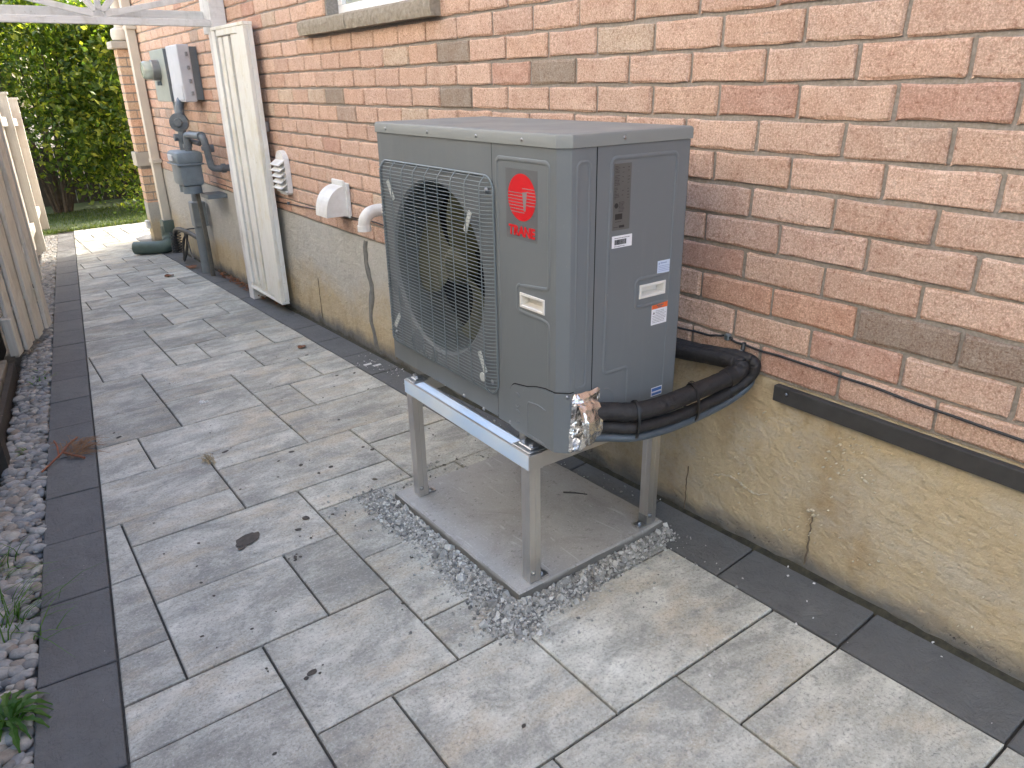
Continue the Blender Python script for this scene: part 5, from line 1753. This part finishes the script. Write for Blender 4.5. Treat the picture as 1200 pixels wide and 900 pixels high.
for _ in range(9): chip(wk, -1.02+RG.gauss(0, .008), 3.06+RG.gauss(0, .007), gz(-1.02, 3.06)+.003, .006, RG)
for q in ((-.135, 2.98), (-.10, 2.93)): 
    wk.box(q[0]-.02, q[0]+.025, q[1]-.008, q[1]+.008, gz(*q), gz(*q)+.004)
stuff(wk.build('plaster_crumbs', WSPK, fix=False))
# black tie on the slab
zt_ = MB(); z = padtop(-.25, 1.06)
zt_.tube([(-.262, 1.085, z+.003), (-.232, 1.055, z+.004), (-.205, 1.02, z+.003)], .0028, 6)
tag(zt_.build('cut_cable_tie', BLACKC, root=(-.235, 1.05, z)), 'short black piece of cable tie lying on the concrete slab', 'cable tie')
# dry leaves
def leaf_obj(x, y, s, label, rot, root_z=None):
    r_ = random.Random(int(x*100)); z0_ = root_z if root_z is not None else gz(x, y)
    vs_ = []; 
    nU, nV = 6, 4
    for i in range(nU+1):
        for k in range(nV+1):
            u_ = i/nU-.5; v_ = (k/nV-.5)*math.sqrt(max(0, 1-(2*u_)**2))*.75
            vs_.append((x+(u_*math.cos(rot)-v_*math.sin(rot))*s*2, y+(u_*math.sin(rot)+v_*math.cos(rot))*s*2, z0_+.004+s*.5*(abs(v_)*1.2+u_*u_)+noise.noise((u_*6, v_*6, x))*s*.35))
    m__ = MB().add(vs_, [(i*(nV+1)+k, (i+1)*(nV+1)+k, (i+1)*(nV+1)+k+1, i*(nV+1)+k+1) for i in range(nU) for k in range(nV)])
    return tag(m__.build('dry_leaf', DRYL, root=(x, y, z0_)), label, 'leaf')
leaf_obj(-.296, 3.57, .030, 'curled brown dry leaf on the pale pavers in front of the gate', .5)
leaf_obj(-.42, 6.60, .045, 'small brown leaf lying on the pavers further up the path', .2)
leaf_obj(-.16, 6.85, .07, 'orange brown dry leaf at the foot of the grey conduit', 1.2)
leaf_obj(-.09, 8.54, .07, 'large brown dead leaf at the foot of the corner pier', 1.9, gz(-.07, 8.6)+.03)
lf = MB()
for _ in range(130):
    y = RG.choice((RG.uniform(4.6, 6.4), RG.uniform(5.2, 6.2))); x = RG.uniform(-.10, -.02)*(.8); s = RG.uniform(.012, .028)
    a = RG.uniform(0, 6.3); z = gz(x, y)+RG.uniform(.006, .03)
    c_, s_ = math.cos(a)*s, math.sin(a)*s
    lf.add([(x-c_, y-s_, z), (x+s_*.5, y-c_*.5, z+RG.uniform(-.006, .012)), (x+c_, y+s_, z+RG.uniform(0, .01)), (x-s_*.5, y+c_*.5, z+RG.uniform(-.004, .01))], [(0, 1, 2, 3)])
stuff(lf.build('leaf_litter', DRYL, fix=False))
# uprooted dry clump on the edging stones
rt_o = empty('uprooted_plant', (-1.66, 2.78, gz(-1.66, 2.78)))
tag(rt_o, 'dried uprooted weed with red brown roots lying across the dark edging stones', 'dead plant')
z0_ = gz(-1.66, 2.78)
mt = MB(); mt.tube(spline([(-1.765, 2.70, z0_+.008), (-1.715, 2.76, z0_+.018), (-1.675, 2.80, z0_+.030), (-1.64, 2.86, z0_+.036), (-1.60, 2.93, z0_+.03)], 5), [.0042]*21, 6)
mt.tube(spline([(-1.69, 2.78, z0_+.02), (-1.685, 2.83, z0_+.05), (-1.69, 2.87, z0_+.065)], 4), .004, 5); mt.tube(spline([(-1.67, 2.80, z0_+.03), (-1.63, 2.76, z0_+.02), (-1.60, 2.72, z0_+.015)], 4), .005, 5)
mt.build('stem', ROOTR, rt_o, smooth=True)
rr_ = MB()
for _ in range(90):
    a = RG.uniform(-1.2, 2.2); p0 = Vector((-1.63+RG.uniform(-.04, .05), 2.83+RG.uniform(-.07, .07), z0_+RG.uniform(.006, .03)))
    l_ = RG.uniform(.03, .11); d_ = Vector((math.cos(a), math.sin(a), RG.uniform(-.1, .45)))
    p1 = p0+d_*l_*.5+Vector((RG.uniform(-.015, .015), RG.uniform(-.015, .015), .01)); p2 = p0+d_*l_+Vector((RG.uniform(-.03, .03), RG.uniform(-.03, .03), -.01))
    p2.z = max(p2.z, z0_+.003)
    rr_.tube([p0, p1, p2], [.0013, .0010, .0005], 4, caps=False)
rr_.build('root', DRYM, rt_o, fix=False)
tf = MB()
for _ in range(45):
    a = RG.uniform(1.2, 5.0); p0 = Vector((-1.175+RG.uniform(-.02, .02), 2.32+RG.uniform(-.035, .035), gz(-1.17, 2.3)+.004))
    p2 = p0+Vector((math.cos(a)*.03, math.sin(a)*.035, RG.uniform(.0, .02))); tf.tube([p0, (p0+p2)/2+Vector((0, 0, .008)), p2], .0009, 4, caps=False)
tag(tf.build('dry_grass_tuft', STRAW, root=(-1.17, 2.31, gz(-1.17, 2.31)), fix=False), 'small tuft of dry grass lying on a joint between pale pavers', 'dry grass')
# weeds among the pebbles
def blade(mb_, p, a, l_, w_, lean, R_):
    p = Vector(p); d_ = Vector((math.cos(a), math.sin(a), 0)); s_ = Vector((-math.sin(a), math.cos(a), 0))*w_
    pts = [p+d_*l_*lean*t*t+Vector((0, 0, l_*(1-lean*.55*t)*t)) for t in (0, .35, .7, 1)]
    vs_ = []
    for t, q in zip((1, .9, .55, 0.08), pts): vs_ += [q-s_*t, q+s_*t]
    mb_.add(vs_, [(2*i, 2*i+1, 2*i+3, 2*i+2) for i in range(3)])
wd_specs = [((-1.93, 1.62), 46, .16, 'tall green grass blades growing from the pebbles, overhanging the dark edging at the left'), ((-1.955, 1.98), 30, .12, 'clump of thin grass among the pebbles nearest the fence base'),
            ((-1.80, 3.02), 14, .06, 'small green weed in the pebbles beside the dried uprooted plant'), ((-1.66, 4.15), 26, .06, 'low green weed in front of the left gate leaf foot')]
for (x, y), n_, l_, lab in wd_specs:
    wb = MB(); z = gz(x, y)-.02
    wb.lathe([(0, 0), (.006, .004), (.002, .02)], (x, y, z), (0, 0, 1), 6)
    for _ in range(n_):
        blade(wb, (x+RG.gauss(0, .035 if n_ > 20 else .008), y+RG.gauss(0, .07 if n_ > 20 else .008), z), RG.uniform(0, 6.3) if l_ < .1 else RG.choice((RG.uniform(-.6, 1.2), RG.uniform(0, 6.3))), l_*RG.uniform(.5, 1.25), .0022 if l_ > .1 else .005, RG.uniform(.5, 1.3), RG)
    tag(wb.build('weed', WEEDM, root=(x, y, z), fix=False), lab, 'weed')
def broad(mb_, p, a, l_, w_, R_):
    """toothed dandelion-like leaf"""
    p = Vector(p); d_ = Vector((math.cos(a), math.sin(a), 0)); s_ = Vector((-math.sin(a), math.cos(a), 0)); n_ = 9; vs_ = []
    for i in range(n_+1):
        t = i/n_; ww = w_*math.sin(math.pi*min(t*.9+.06, 1))**.8*(1 if i % 2 else .55)
        q = p+d_*l_*t+Vector((0, 0, .02+.045*math.sin(t*2.6)-.02*t)); vs_ += [q-s_*ww+Vector((0, 0, ww*.4)), q, q+s_*ww+Vector((0, 0, ww*.4))]
    mb_.add(vs_, [(3*i+k, 3*i+k+1, 3*i+k+4, 3*i+k+3) for i in range(n_) for k in (0, 1)])
wb = MB(); x, y = -1.965, 1.17
for i in range(17): broad(wb, (x, y, gz(x, y)-.02), i*.74+RG.uniform(-.2, .2), RG.uniform(.06, .115), RG.uniform(.009, .014), RG)
for i in range(8): broad(wb, (x+.01, y-.03, gz(x, y)-.02), i*.8, RG.uniform(.06, .11), .010, RG)
tag(wb.build('dandelion_weed', WEEDM, root=(x, y, gz(x, y)), fix=False), 'broad toothed green weed at the lower left corner among the pebbles', 'weed')

# ------------------------------------------------------------------ lawn and planting behind
LZ = gz(0, 11.1)
lw = MB(); NXg, NYg = 40, 24; vs_ = []
for k in range(NYg+1):
    for i in range(NXg+1):
        x = -9+18*i/NXg; y = 11.05+8*k/NYg
        vs_.append((x, y, gz(max(-3, min(x, 3)), min(y, 14))-.01+noise.noise((x*.7, y*.7, 0))*.03+ (0.015 if k else -.03)))
lw.add(vs_, [(k*(NXg+1)+i, k*(NXg+1)+i+1, (k+1)*(NXg+1)+i+1, (k+1)*(NXg+1)+i) for k in range(NYg) for i in range(NXg)])
structure(lw.build('lawn', LAWNM, smooth=True))
gb2 = MB(); RL = random.Random(12)
for _ in range(16000):
    x = RL.uniform(-2.2, 2.2); y = 11.05+RL.random()**1.3*2.6
    z = gz(x, min(y, 14))
    blade(gb2, (x, y, z-.01), RL.uniform(0, 6.3), RL.uniform(.03, .075), .005, RL.uniform(.2, .8), RL)
stuff(gb2.build('grass', GRASSM, fix=False))
gb3 = MB()   # stones at the lawn corner, left of the path end
def shrub(name, lab, cat, cx, cy, z0, rx, ry, h, nleaf, mat, seed, nb=9, leaf=.105, grp=None, hollow=.35, low=.0):
    R_ = random.Random(seed)
    t = empty(name, (cx, cy, z0)); tag(t, lab, cat, grp)
    br = MB(); tips = []
    for b in range(nb):
        a = 2*math.pi*b/nb+R_.uniform(-.3, .3)
        p0 = Vector((cx+math.cos(a)*.10, cy+math.sin(a)*.10, z0-.1)); e_ = Vector((cx+math.cos(a)*rx*R_.uniform(.3, .8), cy+math.sin(a)*ry*R_.uniform(.3, .8), z0+h*R_.uniform(.55, .9)))
        m1 = p0.lerp(e_, .4)+Vector((R_.uniform(-.1, .1), R_.uniform(-.1, .1), .15*h)); m2 = p0.lerp(e_, .75)+Vector((R_.uniform(-.1, .1), 0, .1*h))
        pts_ = spline([p0, m1, m2, e_], 4)
        br.tube(pts_, [max(.028*(1-i/len(pts_)), .005) for i in range(len(pts_))], 6, caps=False)
        tips += pts_[4:]
    br.build('stems', BARK, t, fix=False)
    fo_ = MB()
    cl_ = []
    for _ in range(int(nleaf/38)):
        a = R_.uniform(0, 2*math.pi); v_ = R_.random()**.7
        rr0 = hollow+(1-hollow)*R_.random()**.5
        zz_ = low*h+(1-low)*h*v_
        env = math.sin(math.pi*min(max((zz_/h)*.80+.16, 0), 1))**.55
        cl_.append(Vector((cx+math.cos(a)*rx*env*rr0, cy+math.sin(a)*ry*env*rr0, z0+zz_+noise.noise((a*2, v_*4, seed))*.25)))
    for c_ in cl_:
        rad = R_.uniform(.10, .26)
        for _ in range(38):
            p = c_+Vector((R_.gauss(0, rad), R_.gauss(0, rad), R_.gauss(0, rad*.7)))
            if p.z < z0+.02: continue
            nrm = Vector((R_.gauss(0, 1), R_.gauss(0, 1), R_.gauss(.6, 1))).normalized()
            u_ = nrm.orthogonal().normalized(); u_.rotate(Matrix.Rotation(R_.uniform(0, 6.3), 3, nrm)); v2_ = nrm.cross(u_)
            s = leaf*R_.uniform(.6, 1.25)
            fo_.add([p-u_*s*.5, p+v2_*s*.27+nrm*s*.06, p+u_*s*.5, p-v2_*s*.27+nrm*s*.06], [(0, 1, 2, 3)])
    fo_.build('foliage', mat, t, fix=False)
    return t
G = gz(0, 13)-.02
shrub('leafy_shrub', 'large dark green shrub behind the lawn, nearest the corner of the brick pier', 'shrub', .75, 13.3, G, 1.25, 1.0, 3.0, 13000, LEAF1, 1)
shrub('leafy_shrub', 'large mid green shrub behind the lawn at the end of the path', 'shrub', -.55, 13.7, G, 1.3, .9, 3.4, 12000, LEAF1, 2, low=.16)
shrub('leafy_tree', 'tall tree with sunlit yellow green leaves above the far left fence', 'tree', -1.2, 15.8, G, 2.0, 1.0, 5.2, 12000, LEAF2, 3, nb=6, low=.28)
shrub('leafy_tree', 'dark leafy tree filling the gap behind the shrubs under the arbour beam', 'tree', .6, 16.4, G, 2.8, 1.2, 6.0, 22000, LEAF3, 4, nb=7, low=.10)
shrub('leafy_tree', 'dense green tree behind the house corner at the right end of the hedge', 'tree', 2.6, 14.6, G, 1.6, 1.3, 4.2, 6500, LEAF1, 5, nb=7)
shrub('low_plant', 'low bright yellow green plant on the lawn beside the house corner', 'plant', .62, 12.25, G+.02, .30, .25, .35, 900, LEAF2, 6, nb=4, leaf=.06, hollow=.1)
shrub('leafy_tree', 'dark leafy mass low behind the rear garden fence', 'tree', -.2, 18.5, G, 5.5, 1.0, 4.5, 16000, LEAF3, 8, nb=8, leaf=.16, low=.02)
shrub('leafy_tree', 'unseen open crowned tree added behind the house to dapple the sunlit path and lawn', 'tree', 4.3, 12.6, G, 2.6, 2.2, 7.0, 5200, LEAF2, 9, nb=7, leaf=.14, low=.42, hollow=.1)  # out-of-view tree, added to break up the sun on the far paving
# grey tree trunk on the left
tk = empty('bare_trunk', (-1.02, 13.6, G)); tag(tk, 'slender grey tree trunk standing at the far left edge behind the fence', 'tree')
MB().tube(spline([(-1.12, 13.6, G-.1), (-1.08, 13.6, .8), (-.98, 13.6, 1.6), (-.93, 13.6, 2.4), (-.90, 13.6, 3.6)], 5), [.10-.0025*i for i in range(21)], 10).build('trunk', simple('grey_bark', (.16, .145, .13), (.09, .08, .07), 14, .95, bump=.6, bscale=30), tk, smooth=True)
# dark rear fence
rfn = empty('rear_fence', (0, 14.75, G)); tag(rfn, 'dark brown board fence behind the shrubs at the end of the garden', 'fence')
for i in range(60):
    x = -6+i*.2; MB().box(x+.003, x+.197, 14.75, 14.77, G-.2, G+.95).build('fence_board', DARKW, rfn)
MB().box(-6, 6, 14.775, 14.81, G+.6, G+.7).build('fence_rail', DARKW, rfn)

# clean helper properties
for o in bpy.data.objects:
    if '_o' in o.keys(): del o['_o']
